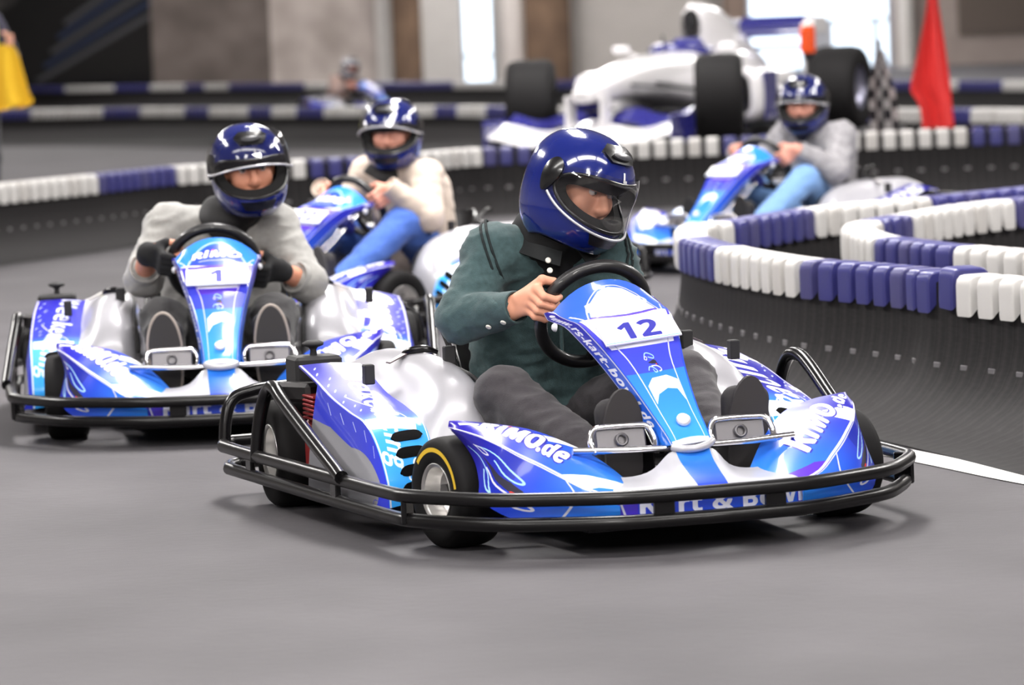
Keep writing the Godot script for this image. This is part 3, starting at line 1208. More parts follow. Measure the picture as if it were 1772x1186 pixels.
		part(pan, "panel_rivet", cached("rivet", func(mb: MB):
			mb.lathe([[Vector2(.011, 0), Vector2(.010, .006), Vector2(.006, .010), Vector2(0, .011)]], 14)), mat(225, 225, 230, 0.3)).transform = Transform3D(Basis(Vector3.BACK, -s * 1.35), Vector3(s * .131, .495, .29))
	part(pan, "panel_bolt", cached("pbolt", func(mb: MB):
		mb.lathe([[Vector2(.017, 0), Vector2(.017, .005), Vector2(.013, .009), Vector2(.007, .010), Vector2(0, .007)]], 18, Transform3D(Basis(Vector3.RIGHT, .85), Vector3(0, .284, .732)))), mat(226, 226, 230, 0.25, 0.4))
	part(pan, "panel_foot", cached("pfoot", func(mb: MB):
		mb.tube(refine_line(v3([-.05, .232, .772, -.03, .226, .787, 0, .223, .792, .03, .226, .787, .05, .232, .772]), 4), 0.009, 10)), silver)
	var plate := part(pan, "number_plate", cached("plate", func(mb: MB):
		mb.box(Vector3(.192, .076, .004), 0.0)
		), mat(244, 244, 248, 0.35))
	var pd := Vector3(0, .4745, .4985)
	plate.transform = Transform3D(Basis(Vector3.RIGHT, -.96), pd + Vector3(0, .006, .005))
	part(plate, "plate_number", cached("plate_face", func(mb: MB):
		mb.grid([v3([-.094, .036, .0026, .094, .036, .0026]), v3([-.094, -.036, .0026, .094, -.036, .0026])])), printed(tex_plate(digits), 0.4))
	# steering
	var column := Basis(Vector3.RIGHT, .62)
	var hubp := Vector3(-.01, .50, .165)
	var sw := part(kart, "steering_wheel", cached("swheel", func(mb: MB):
		var ring := PackedVector3Array()
		for k in 48:
			var g := TAU * k / 48
			ring.append(Vector3(cos(g) * .137, sin(g) * .137, 0))
		mb.tube(ring, 0.0165, 12, true)
		for g: float in [.35, PI - .35, -PI / 2]:
			mb.tube(v3([0, 0, .02, cos(g) * .06, sin(g) * .06, .02, cos(g) * .13, sin(g) * .13, 0]), 0.012, 8)
		mb.lathe([[Vector2(0, .034), Vector2(.03, .034)], [Vector2(.03, .034), Vector2(.034, -.005)], [Vector2(.034, -.005), Vector2(0, -.006)]], 20, Transform3D(Basis(Vector3.RIGHT, PI / 2), Vector3(0, 0, 0)))), mat(22, 21, 23, 0.42, 0.0, 0.3))
	sw.transform = Transform3D(tip * Basis(Vector3.RIGHT, .50), hubp)
	part(kart, "steering_column", cached("scol", func(mb: MB):
		mb.tube(v3([-.014, .47, .19, -.02, .20, .60]), 0.006, 8)
		mb.tube(v3([.014, .47, .19, .02, .20, .60]), 0.006, 8)), chrome)
	part(kart, "column_clamp", cached("clamp", func(mb: MB):
		mb.box(Vector3(.05, .07, .05), .008, Transform3D(Basis(Vector3.RIGHT, .9), Vector3(-.0, .425, .25)))), mat(40, 44, 120, 0.4))
	# seat
	part(kart, "seat", cached("seat", func(mb: MB):
		var rows := []
		for q in [[.10, .075, .085, .15], [0, .07, .14, .185], [-.10, .075, .21, .20], [-.22, .10, .30, .205], [-.31, .16, .385, .21], [-.38, .26, .44, .205], [-.43, .36, .455, .19], [-.455, .42, .46, .165], [-.465, .45, .465, .13]]:
			var r := PackedVector3Array()
			for j in 13:
				var t := j / 6.0 - 1.0
				var e := absf(t) ** 3.0
				r.append(Vector3(t * q[3] * 1.07, lerpf(q[1], q[2], e), q[0] + .10 * e * clampf((q[1] - .1) * 4, 0, 1)))
			rows.append(r)
		mb.shell(refine(rows, 2, 4), 0.008)), mat(18, 17, 19, 0.28, 0.0, 0.6))
	for s: float in [-1.0, 1.0]:
		part(kart, "seat_rail", cached("srail%.0f" % s, func(mb: MB):
			mb.tube(refine_line(v3([.232, .455, -.40, .236, .445, -.345, .236, .36, -.24, .232, .24, -.11, .22, .13, .0], s), 5), 0.008, 8)), black)
	# engine side
	part(kart, "air_box", cached("airbox", func(mb: MB): mb.box(Vector3(.125, .075, .105), .008, Transform3D(Basis(), Vector3(-.537, .352, -.50)))), matte)
	part(kart, "air_box_knob", cached("knob", func(mb: MB):
		mb.lathe([[Vector2(.010, 0), Vector2(.008, .016), Vector2(.012, .022)], [Vector2(.012, .022), Vector2(.026, .027), Vector2(.028, .034), Vector2(.016, .040), Vector2(0, .041)]], 20, Transform3D(Basis(), Vector3(-.537, .388, -.50)))), matte)
	part(kart, "engine", cached("engine", func(mb: MB):
		mb.box(Vector3(.10, .14, .12), .012, Transform3D(Basis(), Vector3(-.555, .17, -.325)))
		for k in 6:
			mb.box(Vector3(.125, .007, .10), .002, Transform3D(Basis(), Vector3(-.545, .245 + .011 * k, -.325)))), mat(140, 36, 38, 0.45, 0.3), "dark red engine casing")
	part(kart, "exhaust", cached("exhaust", func(mb: MB):
		mb.tube(refine_line(v3([-.45, .2, -.3, -.42, .24, -.5, -.40, .25, -.65, -.38, .25, -.80]), 5), 0.03, 12)
		mb.box(Vector3(.06, .05, .12), .01, Transform3D(Basis(Vector3.UP, .5), Vector3(-.60, .305, -.42)))), mat(46, 44, 45, 0.5, 0.5))
	part(kart, "rear_hoop", cached("rhoop", func(mb: MB):
		mb.tube(refine_line(v3([-.69, .14, -.86, -.683, .20, -.865, -.665, .25, -.87, -.62, .272, -.875, -.50, .282, -.88, 0, .285, -.885, .50, .282, -.88, .62, .272, -.875, .665, .25, -.87, .683, .20, -.865, .69, .14, -.86]), 5), 0.0165, 12)), black)
	return kart
# ---------------------------------------------------------------- helmets
func helmet_dir(az: float, el: float) -> Vector3:
	return Vector3(sin(az) * cos(el), sin(el), cos(az) * cos(el))


func helmet_r(az: float, el: float) -> float:
	var d := helmet_dir(az, el)
	var a := .121
	var b := .150 if d.y > 0 else .166
	var c := .143 if d.z > 0 else .136
	var r := pow(pow(absf(d.x) / a, 2.35) + pow(absf(d.y) / b, 2.35) + pow(absf(d.z) / c, 2.35), -1.0 / 2.35)
	r += .020 * exp(-pow(az / .62, 2) - pow((el + .62) / .30, 2))     # chin bar
	r -= .010 * exp(-pow(az / .9, 2) - pow((el + .10) / .25, 2))      # the face sits back a little
	return r


func helmet_p(az: float, el: float, out := 0.0) -> Vector3:
	return helmet_dir(az, el) * (helmet_r(az, el) + out)


const PORT := 1.30

func port_mid(az: float) -> float:
	return -.04 + .12 * pow(minf(absf(az) / PORT, 1.0), 1.5)


func port_half(az: float) -> float:
	var t := minf(absf(az) / PORT, 1.0)
	return .40 * sqrt(maxf(0.0, 1.0 - pow(t, 3.0)))


func helmet_patch(mb: MB, outline: Callable, out: float, n := 24, rings := 4, dome := 0.0) -> void:
	# outline(t in 0..1) gives (az, el); filled towards its middle, with a lip down to the shell
	var mid := Vector2.ZERO
	var pts := []
	for k in n:
		pts.append(outline.call(float(k) / n))
		mid += pts[k] / n
	var rows := []
	for i in rings + 2:
		var r := PackedVector3Array()
		for k in n:
			var q: Vector2 = pts[k]
			var t := 0.0 if i <= 1 else float(i - 1) / rings
			var w := q.lerp(mid, t)
			r.append(helmet_p(w.x, w.y, -.003 if i == 0 else out + dome * (1.0 - pow(1.0 - t, 2))))
		rows.append(r)
	mb.grid([rows[0], rows[1]], true)
	mb.grid(rows.slice(1), true)


# the helmet's own axes: z the way it looks, y up, origin in the middle of the head
func make_helmet(parent: Node3D, at: Transform3D, visor_up: float, pale := false, detail := true) -> Node3D:
	var lacquer := mat(196, 196, 206, 0.2, 0.0, 1.0) if pale else mat(14, 30, 108, 0.16, 0.0, 1.0)
	var black := mat(12, 12, 14, 0.25, 0.0, 0.4)
	var shell := part(parent, "helmet", cached("helmet", func(mb: MB):
		var n := 120
		var up := []
		var low := []
		for i in 15:
			var r := PackedVector3Array()
			for k in n:
				var az := PI - TAU * k / n
				var e0 := port_mid(az) + port_half(az)
				r.append(helmet_p(az, lerpf(e0, PI / 2, i / 14.0)))
			up.append(r)
		for i in 13:
			var r := PackedVector3Array()
			for k in n:
				var az := PI - TAU * k / n
				var e1 := port_mid(az) - port_half(az)
				var e0 := -.93 + .10 * cos(az)
				r.append(helmet_p(az, lerpf(e0, e1, i / 12.0)))
			low.append(r)
		mb.grid(up, true)
		mb.grid(low, true)
		# the rolled edge at the neck
		var edge := [low[0]]
		for q in [[-.004, -.006], [-.016, -.006], [-.026, .004], [-.03, .03]]:
			var r := PackedVector3Array()
			for p: Vector3 in low[0]:
				var flat := Vector3(p.x, 0, p.z).normalized()
				r.append(p + flat * q[0] + Vector3.UP * q[1])
			edge.append(r)
		mb.grid(edge, true, true)), lacquer, "pale full-face shell" if pale else "glossy dark blue full-face shell")
	shell.transform = at
	var loop := PackedVector3Array()
	var inner := PackedVector3Array()
	for k in 64:
		var t := float(k) / 64
		var az := PORT * (1 - 4 * t) if t < .5 else PORT * (-1 + 4 * (t - .5))
		az = PORT * sin(az / PORT * PI / 2)
		var el := port_mid(az) + port_half(az) * (1 if t < .5 else -1)
		loop.append(helmet_p(az, el, 0.001))
		inner.append(helmet_p(az * .86, lerpf(el, port_mid(az), .50 if t < .5 else .16), -.030))
	part(shell, "port_trim", cached("port_trim", func(mb: MB): mb.tube(loop, .005, 8, true)), black)
	part(shell, "lining", cached("lining", func(mb: MB):
		mb.grid([loop, inner], true)
		mb.grid([inner, PackedVector3Array(Array(inner).map(func(p): return Vector3(p.x * 1.1, p.y * 1.2, p.z - .07)))], true)), mat(14, 13, 14, 0.9))
	var visor := StandardMaterial3D.new()
	if mats.has("visor"):
		visor = mats.visor
	else:
		visor.albedo_color = Color(0.10, 0.10, 0.12, 0.22)
		visor.transparency = BaseMaterial3D.TRANSPARENCY_ALPHA
		visor.roughness = 0.03
		mats.visor = visor
	var pane := part(shell, "visor", cached("visor", func(mb: MB):
		var rows := []
		for i in 9:
			var r := PackedVector3Array()
			for k in 41:
				var az := 1.42 * (1 - k / 20.0)
				var t := absf(az) / 1.42
				var top := port_mid(az) + .47 * sqrt(1.0 - .75 * pow(t, 3))
				var bot := port_mid(az) - .435 * sqrt(1.0 - .85 * pow(t, 3))
				r.append(helmet_p(az, lerpf(top, bot, i / 8.0), .008 + .004 * (1 - t * t)))
			rows.append(r)
		mb.grid(rows)), visor, "clear visor raised over the forehead" if visor_up > .2 else "clear visor pulled down over the face")
	if visor_up > .0:
		var pivot := Vector3(0, .02, .0)
		pane.transform = Transform3D(Basis(), pivot) * Transform3D(Basis(Vector3.RIGHT, -visor_up).scaled(Vector3.ONE * 1.05), -pivot)
	part(pane, "visor_edge", cached("visor_edge", func(mb: MB):
		var p := PackedVector3Array()
		for k in 41:
			var az := 1.40 * (1 - k / 20.0)
			var t := absf(az) / 1.42
			p.append(helmet_p(az, port_mid(az) - .445 * sqrt(1.0 - .85 * pow(t, 3)), .009 + .004 * (1 - t * t)))
		mb.tube(p, .0035, 8)), mat(190, 190, 196, 0.25, 0.4))
	for s: float in [-1.0, 1.0]:
		part(shell, "visor_pivot", cached("pivot%.0f" % s, func(mb: MB):
			helmet_patch(mb, func(t: float) -> Vector2: return Vector2(s * (1.44 + .19 * cos(TAU * t) * (1.0 + .35 * sin(TAU * t)) - .08 * sin(TAU * t)), .20 + .33 * sin(TAU * t) + .03 * cos(TAU * t)), .012, 28, 4, .004)), black)
	if detail:
		part(shell, "top_vent", cached("top_vent", func(mb: MB):
			helmet_patch(mb, func(t: float) -> Vector2:
				var q := [Vector2(-.54, .86), Vector2(-.30, .68), Vector2(.30, .68), Vector2(.54, .86), Vector2(.40, 1.02), Vector2(-.40, 1.02)]
				var a := t * 6
				return q[int(a) % 6].lerp(q[(int(a) + 1) % 6], a - int(a)), .008, 36, 3, -.002)), black)
		part(shell, "top_vent_slider", cached("top_slider", func(mb: MB):
			helmet_patch(mb, func(t: float) -> Vector2: return Vector2(.28 * cos(TAU * t), .80 + .06 * sin(TAU * t)), .012, 24, 2, .001)), mat(60, 60, 64, 0.3, 0.2))
		part(shell, "chin_vent", cached("chin_vent", func(mb: MB):
			helmet_patch(mb, func(t: float) -> Vector2:
				var q := [Vector2(-.40, -.50), Vector2(.40, -.50), Vector2(.32, -.66), Vector2(-.32, -.66)]
				var a := t * 4
				return q[int(a) % 4].lerp(q[(int(a) + 1) % 4], a - int(a)), .004, 32, 3, -.003)), mat(10, 11, 22, 0.35))
		part(shell, "size_letter", cached("letter_l", func(mb: MB):
			for q in [[.0, .48, .05, .085], [.038, .415, .075, .024]]:
				var rows := []
				for i in 4:
					var r := PackedVector3Array()
					for j in 4:
						r.append(helmet_p(q[0] - (j / 3.0 - .5) * q[2] + .05, q[1] + (.5 - i / 3.0) * q[3] * 2.0, .0015))
					rows.append(r)
				mb.grid(rows)), mat(236, 236, 240, 0.4), "white size letter L")
	return shell


# ---------------------------------------------------------------- people
func folds(amp: float, k: float, seed_no: int) -> Callable:
	var nz := FastNoiseLite.new()
	nz.seed = seed_no
	nz.frequency = k
	nz.fractal_octaves = 2
	nz.fractal_type = FastNoiseLite.FRACTAL_RIDGED
	return func(p: Vector3) -> float: return amp * (nz.get_noise_3d(p.x * 1.0 + p.y * .6, p.y * 2.2 - p.x * .5, p.z * 1.0) - .1)


func hand(f: Field, grip: Vector3, tang: Vector3, out: Vector3, nrm: Vector3, wrist: Vector3) -> void:
	# fingers closed round a rim at «grip»: tang runs along the rim to the thumb, out away from the rim's middle, nrm away from the driver
	var spots := [.030, .010, -.010, -.029]
	var long := [.96, 1.04, 1.0, .86]
	for i in 4:
		var g := grip + tang * float(spots[i])
		var l: float = long[i]
		var p0 := g + out * .034 * l - nrm * .004
		var p1 := g + out * .026 * l + nrm * .027 * l
		var p2 := g - out * .006 * l + nrm * .031 * l
		var p3 := g - out * .026 * l + nrm * .010
		f.cap(p0, p1, .0105, .0098, .004)
		f.cap(p1, p2, .0098, .0090, .003)
		f.cap(p2, p3, .0090, .0080, .003)
		f.cap(wrist + tang * float(spots[i]) * .55 + (p0 - wrist) * .12, p0, .0165, .0118, .010)
	var base := wrist + (grip + out * .034 - wrist) * .30 + tang * .022
	var t1 := grip + tang * .050 + out * .022 - nrm * .022
	var t2 := grip + tang * .052 - out * .008 - nrm * .020
	var t3 := grip + tang * .044 - out * .026 - nrm * .008
	f.cap(base, t1, .0165, .0118, .010)
	f.cap(t1, t2, .0115, .0105, .004)
	f.cap(t2, t3, .0105, .0085, .003)


# look: the joints in the kart's axes and the clothes
func make_driver(label: String, at: Vector3, deg: float, c: Dictionary) -> Node3D:
	var who := thing("person", label, "person", at, deg_to_rad(deg), "drivers in the karts")
	var j: Dictionary = c.joints
	var fine: float = c.get("cell", .012)
	var skin := mat(c.skin[0], c.skin[1], c.skin[2], 0.55)
	var body := MB.new()
	# head and neck
	var look := Basis(Vector3.UP, c.yaw) * Basis(Vector3.RIGHT, c.pitch) * Basis(Vector3.BACK, c.get("roll", 0.0))
	var hd: Vector3 = j.head
	var hf := Field.new(hd - Vector3(.15, .26, .15), hd + Vector3(.15, .14, .15), minf(fine * .45, .0065))
	var on := func(x: float, y: float, z: float) -> Vector3: return hd + look * Vector3(x, y, z)
	hf.ell(on.call(0, .03, -.012), look, Vector3(.074, .092, .092), .02)
	hf.ell(on.call(0, -.05, .030), look, Vector3(.056, .062, .058), .04)
	hf.cap(on.call(0, -.02, -.03), j.neck, .052, .058, .03)
	hf.cap(on.call(0, .024, .080), on.call(0, -.022, .104), .009, .0125, .014)
	hf.cap(on.call(0, -.030, .094), on.call(.0, -.030, .088), .014, .016, .01)
	for s: float in [-1.0, 1.0]:
		hf.cap(on.call(s * .012, .038, .083), on.call(s * .048, .038, .066), .008, .008, .014)
		hf.ell(on.call(s * .032, .016, .083), look, Vector3(.017, .012, .013), .012, true)
		hf.ell(on.call(s * .043, -.018, .060), look, Vector3(.020, .022, .018), .03)
		hf.ell(on.call(s * .077, .0, -.005), look, Vector3(.009, .030, .018), .008)
		hf.ell(on.call(s * .032, .0155, .070), look, Vector3(.0135, .0115, .0135), .003)
		hf.cap(on.call(s * .014, -.027, .096), on.call(s * .013, -.029, .092), .007, .007, .006)
	hf.cap(on.call(-.022, -.056, .084), on.call(.022, -.056, .084), .008, .008, .008)
	hf.cap(on.call(-.018, -.067, .083), on.call(.018, -.067, .083), .008, .008, .008)
	hf.cap(on.call(-.03, -.061, .091), on.call(.03, -.061, .091), .002, .002, .004, true)
	hf.into(body)
	# hands
	for side in ["r", "l"]:
		var s := -1.0 if side == "r" else 1.0
		var g: Vector3 = j["grip_" + side]
		var tang: Vector3 = j["tang_" + side]
		var out: Vector3 = j["out_" + side]
		var nrm: Vector3 = tang.cross(out).normalized()
		if nrm.z < 0:
			nrm = -nrm
		var w: Vector3 = j["wrist_" + side]
		var el: Vector3 = j["elbow_" + side]
		var tip: Vector3 = w + (el - w) * float(c.get("bare", .3))
		var f := Field.new(g.min(w).min(tip) - Vector3.ONE * .075, g.max(w).max(tip) + Vector3.ONE * .075, minf(fine * .27, .005))
		hand(f, g, tang, out, nrm, w)
		f.cap(w, w + (el - w) * c.get("bare", .3), .026, .036, .02)
		f.into(body)
	# the rest of the body under the clothes
	var bf := Field.new(Vector3(-.42, .02, -.55), Vector3(.42, .76, .78), .018)
	bf.cap(j.neck, j.chest, .05, .085)
	bf.cap(j.chest, j.hips, .085, .085)
	for side in ["r", "l"]:
		bf.cap(j.neck, j["shoulder_" + side], .022, .022)
		bf.cap(j["shoulder_" + side], j["elbow_" + side], .038, .034)
		bf.cap(j["elbow_" + side], j["wrist_" + side], .034, .026)
		bf.cap(j["hip_" + side], j["knee_" + side], .055, .042)
		bf.cap(j["knee_" + side], j["ankle_" + side], .038, .028)
		bf.cap(j["ankle_" + side], (j["ankle_" + side] as Vector3).lerp(j["toe_" + side], .35), .028, .022)
	bf.into(body)
	part(who, "body", body.mesh(), skin)
	if c.get("eyes", false):
		for s: float in [-1.0, 1.0]:
			part(who, "eye", cached("eye", func(mb: MB):
				var rows := []
				for i in 9:
					var r := PackedVector3Array()
					for k in 16:
						r.append(helmet_dir(TAU * k / 16, -PI / 2 + PI * i / 8) * .0118)
					rows.append(r)
				mb.grid(rows, true)), mat(214, 208, 202, 0.2)).position = on.call(s * .032, .0155, .0755)
			var iris := part(who, "iris", cached("iris", func(mb: MB): mb.lathe([[Vector2(0, .0016), Vector2(.0035, .0014), Vector2(.0058, 0)]], 16, Transform3D(Basis(Vector3.RIGHT, PI / 2), Vector3.ZERO))), mat(52, 56, 60, 0.15))
			iris.transform = Transform3D(look * Basis(Vector3.UP, c.get("gaze", 0.0)), on.call(s * .032, .0150, .0755) + look * Basis(Vector3.UP, c.get("gaze", 0.0)) * Vector3(0, -.001, .0113))
			part(who, "eyebrow", cached("brow%.0f" % s, func(mb: MB): mb.tube(refine_line(v3([s * .014, .0, .004, s * .03, .005, .0, s * .05, .0, -.014]), 5), .0042, 8)), mat(64, 50, 42, 0.9)).transform = Transform3D(look, on.call(0, .040, .089))
			part(who, "eyelid", cached("lid", func(mb: MB):
				var rows := []
				for i in 6:
					var r := PackedVector3Array()
					for k in 13:
						r.append(helmet_dir(-1.3 + 2.6 * k / 12, .12 + 1.3 * i / 5) * .0130)
					rows.append(r)
				mb.grid(rows)), skin).transform = Transform3D(look, on.call(s * .032, .0155, .0755))
	# top
	var top := MB.new()
	var tf := Field.new(Vector3(-.46, .08, -.58), Vector3(.46, .80, .42), fine)
	var ch: Vector3 = j.chest
	var hp: Vector3 = j.hips
	for s: float in [-1.0, 1.0]:
		tf.cap(ch + Vector3(s * .075, .02, 0), hp + Vector3(s * .075, .06, .01), .118, .118, .05)
	tf.cap(j.shoulder_r, j.shoulder_l, .056, .056, .05)
	tf.cap(j.neck, ch, .062, .11, .06)
	for side in ["r", "l"]:
		var sh: Vector3 = j["shoulder_" + side]
		var el: Vector3 = j["elbow_" + side]
		var wr: Vector3 = j["wrist_" + side]
		var stop: Vector3 = el.lerp(wr, c.sleeve)
		tf.cap(ch + Vector3(0, .03, 0), sh, .095, .058, .05)
		tf.cap(sh, el, .061 * c.bulk, .056 * c.bulk, .035)
		tf.cap(el, stop, .056 * c.bulk, lerpf(.052, .038, c.sleeve) * c.bulk, .02)
	tf.into(top, folds(c.fold, 7.0, c.seed))
	var shirt := part(who, c.top_name, top.mesh(), c.top, c.top_label)
	for side in ["r", "l"]:
		var el: Vector3 = j["elbow_" + side]
		var wr: Vector3 = j["wrist_" + side]
		var d := (wr - el).normalized()
		var stop: Vector3 = el.lerp(wr, c.sleeve) + d * .022 * c.bulk
		var r: float = lerpf(.050, .037, c.sleeve) * c.bulk
		var cuff := MB.new()
		var rows := []
		var sd := d.cross(Vector3.UP).normalized()
		for q in [[-.034, .99], [-.03, 1.06], [.016, 1.0], [.020, .95], [.017, .86], [-.01, .80], [-.02, .45]]:
			var row := PackedVector3Array()
			for k in 24:
				var g := TAU * k / 24
				row.append(stop + d * q[0] + (sd * cos(g) + sd.cross(d) * sin(g)) * r * q[1])
			rows.append(row)
		cuff.grid(rows, true)
		part(shirt, "cuff", cuff.mesh(), c.top)
		if c.get("buttons", false):
			for q in [.0, -.05]:
				var b := part(shirt, "cuff_button", cached("button", func(mb: MB): mb.lathe([[Vector2(.0075, 0), Vector2(.0072, .003), Vector2(.005, .0036), Vector2(0, .0026)]], 14)), mat(226, 222, 214, 0.3))
				var o := (Vector3(0, -.35, 1) - d * d.dot(Vector3(0, -.35, 1))).normalized()
				b.transform = Transform3D(Basis(Quaternion(Vector3.UP, o)), stop + d * (q - .006) + o * r * (1.02 - q * 2.6))
	if c.get("seams", false):
		for side in ["r", "l"]:
			var sh: Vector3 = j["shoulder_" + side]
			var axis := Vector3(signf(sh.x) * .86, -.30, -.40).normalized()
			var mid := sh - axis * .012
			var sd := axis.cross(Vector3.UP).normalized()
			for o in [.0, .014]:
				var run := PackedVector3Array()
				var mb := MB.new()
				var last := -1.0
				var push := folds(c.fold, 7.0, c.seed)
				for k in 85:
					var g := TAU * k / 84
					var ray := sd * cos(g) + sd.cross(axis) * sin(g)
					var t := .03
					while t < .10 and tf.at(mid + axis * o + ray * t) < 0.0:
						t += .002
					last = t if last < 0.0 or t >= .098 else lerpf(last, t, .4)
					if t < .098:
						var q: Vector3 = mid + axis * o + ray * last
						run.append(q + ray * (.0015 + float(push.call(q))))
					else:
						last = -1.0
					if (t >= .098 or k == 84) and run.size() > 3:
						mb.tube(run, .0034, 6)
					if t >= .098:
						run.clear()
				if mb.v.size():
					part(shirt, "shoulder_seam", mb.mesh(), mat(16, 26, 28, 0.9))
		var placket := MB.new()
		var a: Vector3 = ch + Vector3(.0, .08, .105)
		placket.tube(v3([a.x, a.y, a.z, a.x - .005, a.y - .12, a.z + .018, a.x - .01, a.y - .26, a.z + .03]), .005, 6)
		part(shirt, "button_placket", placket.mesh(), c.top)
	# neck cloth or collar
	var col := MB.new()
	var nk: Vector3 = j.neck
	var up := ((hd + look * Vector3(0, -.1, -.02)) - nk).normalized()
	var rows := []
	var sd := up.cross(Vector3.BACK).normalized()
	for q in [[-.06, .118], [-.03, .116], [.0, .104], [.03, .092], [.06, .086], [.10, .080]]:
		var row := PackedVector3Array()
		for k in 32:
			var g := TAU * k / 32
			row.append(nk + up * q[0] + (sd * cos(g) + sd.cross(up) * sin(g)) * (q[1] + .004 * sin(g * 5.0 + q[0] * 60)) * float(c.get("collar_size", .80)))
		rows.append(row)
	col.grid(refine(rows, 1, 3), true)
	part(who, c.get("collar_name", "neck_cloth"), col.mesh(), c.collar)
	if c.get("buttons", false):
		var fold := MB.new()
		for s: float in [-1.0, 1.0]:
			fold.shell(refine([v3([s * .082, .015, .02, s * .05, .0, .085, s * .012, -.012, .098]), v3([s * .11, -.03, .03, s * .075, -.05, .11, s * .035, -.065, .128])], 4, 3), .004)
		var cl := part(shirt, "collar", fold.mesh(), mat(16, 19, 21, 0.9), "dark collar")
		cl.position = nk
		for q in [[-.062, -.050, .118], [-.060, -.075, .122], [.05, -.06, .124]]:
			part(shirt, "collar_button", meshes.button, mat(226, 222, 214, 0.3)).transform = Transform3D(Basis(Vector3.RIGHT, PI / 2 - .3), nk + Vector3(q[0], q[1], q[2]))
	# trousers
	var leg := MB.new()
	var lf := Field.new(Vector3(-.40, .02, -.55), Vector3(.40, .56, .70), fine)
	lf.cap(j.hip_r, j.hip_l, .115, .115, .04)
	for side in ["r", "l"]:
		lf.cap(j["hip_" + side], j["knee_" + side], .096, .072, .03)
		lf.cap(j["knee_" + side], (j["ankle_" + side] as Vector3).lerp(j["knee_" + side], .12), .070, .056, .02)
	lf.into(leg, folds(c.fold * .9, 6.0, c.seed + 3))
	part(who, "trousers", leg.mesh(), c.legs, c.legs_label)
	# shoes
	for side in ["r", "l"]:
		var an: Vector3 = j["ankle_" + side]
		var toe: Vector3 = j["toe_" + side]
		var heel: Vector3 = j["heel_" + side]
		var sm := MB.new()
		var sf := Field.new(an.min(toe).min(heel) - Vector3.ONE * .1, an.max(toe).max(heel) + Vector3.ONE * .1, .009)
		var across := Vector3.RIGHT * .020
		var long := (toe - heel).normalized()
		var front := across.cross(long).normalized()
		if front.z < 0:
			front = -front
		for q: float in [-1.0, 1.0]:
			sf.cap(heel + across * q * .8, heel.lerp(toe, .5) + across * q, .030, .033, .02)
			sf.cap(heel.lerp(toe, .5) + across * q, toe + across * q * 1.2 - long * .036, .033, .036, .02)
		sf.cap(heel.lerp(toe, .25) - front * .02, an, .036, .044, .03)
		sf.plane(heel + front * .024, front, .012)
		sf.into(sm)
		var shoe := part(who, "shoe", sm.mesh(), c.shoe)
		var so := MB.new()
		var outline := PackedVector2Array()
		for k in 36:
			var g := TAU * k / 36
			var half := (toe - heel).length() * .5
			outline.append(Vector2(cos(g) * (.052 + .004 * sin(g) - .006 * exp(-pow((sin(g) + .1) / .25, 2))), sin(g) * (half + .028) + half - .003))
		var bs := Basis(front.cross(long) * -1.0, long, front)
		so.prism(outline, .012, Transform3D(bs, heel + front * .020))
		part(shoe, "sole", so.mesh(), c.sole)
		if c.get("welt", false):
			var ring := PackedVector3Array()
			for q in outline:
				ring.append(heel + front * .026 + bs * Vector3(q.x, q.y, 0))
			var wm := MB.new()
			wm.tube(ring, .0065, 8, true)
			part(shoe, "sole_edge", wm.mesh(), mat(150, 140, 132, 0.7))
	if c.has("gloves"):
		for side in ["r", "l"]:
			var s := -1.0 if side == "r" else 1.0
			var g: Vector3 = j["grip_" + side]
			var w: Vector3 = j["wrist_" + side]
			var out: Vector3 = j["out_" + side]
			var tang: Vector3 = j["tang_" + side]
			var nrm: Vector3 = tang.cross(out).normalized()
			if nrm.z < 0:
				nrm = -nrm
			var gm := MB.new()
			var gf := Field.new(g.min(w) - Vector3.ONE * .085, g.max(w) + Vector3.ONE * .085, .006)
			for q in [.030, .010, -.010, -.029]:
				var p0 := g + tang * float(q) + out * .035 - nrm * .004
				var p1 := g + tang * float(q) + out * .027 + nrm * .028
				var p2 := g + tang * float(q) - out * .004 + nrm * .033
				gf.cap(w + tang * float(q) * .55, p0, .0185, .0145, .008)
				gf.cap(p0, p1, .0145, .0130, .004)
				gf.cap(p1, p2, .0130, .0120, .004)
			gf.cap(w, w + ((j["elbow_" + side] as Vector3) - w).normalized() * .02, .033, .034, .02)
			gf.cap(w + (g - w) * .25 + tang * .02, g + tang * .05 + out * .02 - nrm * .022, .021, .0155, .01)
			gf.into(gm)
			part(who, "glove", gm.mesh(), c.gloves)
	var helm := make_helmet(who, Transform3D(look, hd + look * Vector3(0, .0, -.004)), c.visor, c.get("pale", false))
	if c.has("helmet_label"):
		helm.set_meta("label", c.helmet_label)
	return who


# joints of a seated driver; shift moves the trunk, the rest follow
func seated(shift := Vector3.ZERO, head := Vector3(.02, .80, .0)) -> Dictionary:
	var d := {
		"hips": Vector3(0, .20, -.27), "chest": Vector3(.0, .53, -.20) + shift * .8, "neck": Vector3(.0, .66, -.09) + shift, "head": head,
		"shoulder_r": Vector3(-.175, .635, -.14) + shift, "shoulder_l": Vector3(.175, .62, -.12) + shift,
		"elbow_r": Vector3(-.262, .475, -.04) + shift * .5, "elbow_l": Vector3(.262, .455, .0) + shift * .5,
		"hip_r": Vector3(-.085, .19, -.26), "hip_l": Vector3(.085, .19, -.26), "knee_r": Vector3(-.215, .315, .18), "knee_l": Vector3(.21, .325, .20),
		"ankle_r": Vector3(-.13, .165, .545), "ankle_l": Vector3(.165, .165, .545), "heel_r": Vector3(-.115, .115, .60), "heel_l": Vector3(.19, .115, .60),
		"toe_r": Vector3(-.118, .335, .615), "toe_l": Vector3(.203, .345, .615),
	}
	grip_at(d, "r", .30)
	grip_at(d, "l", .30)
	return d


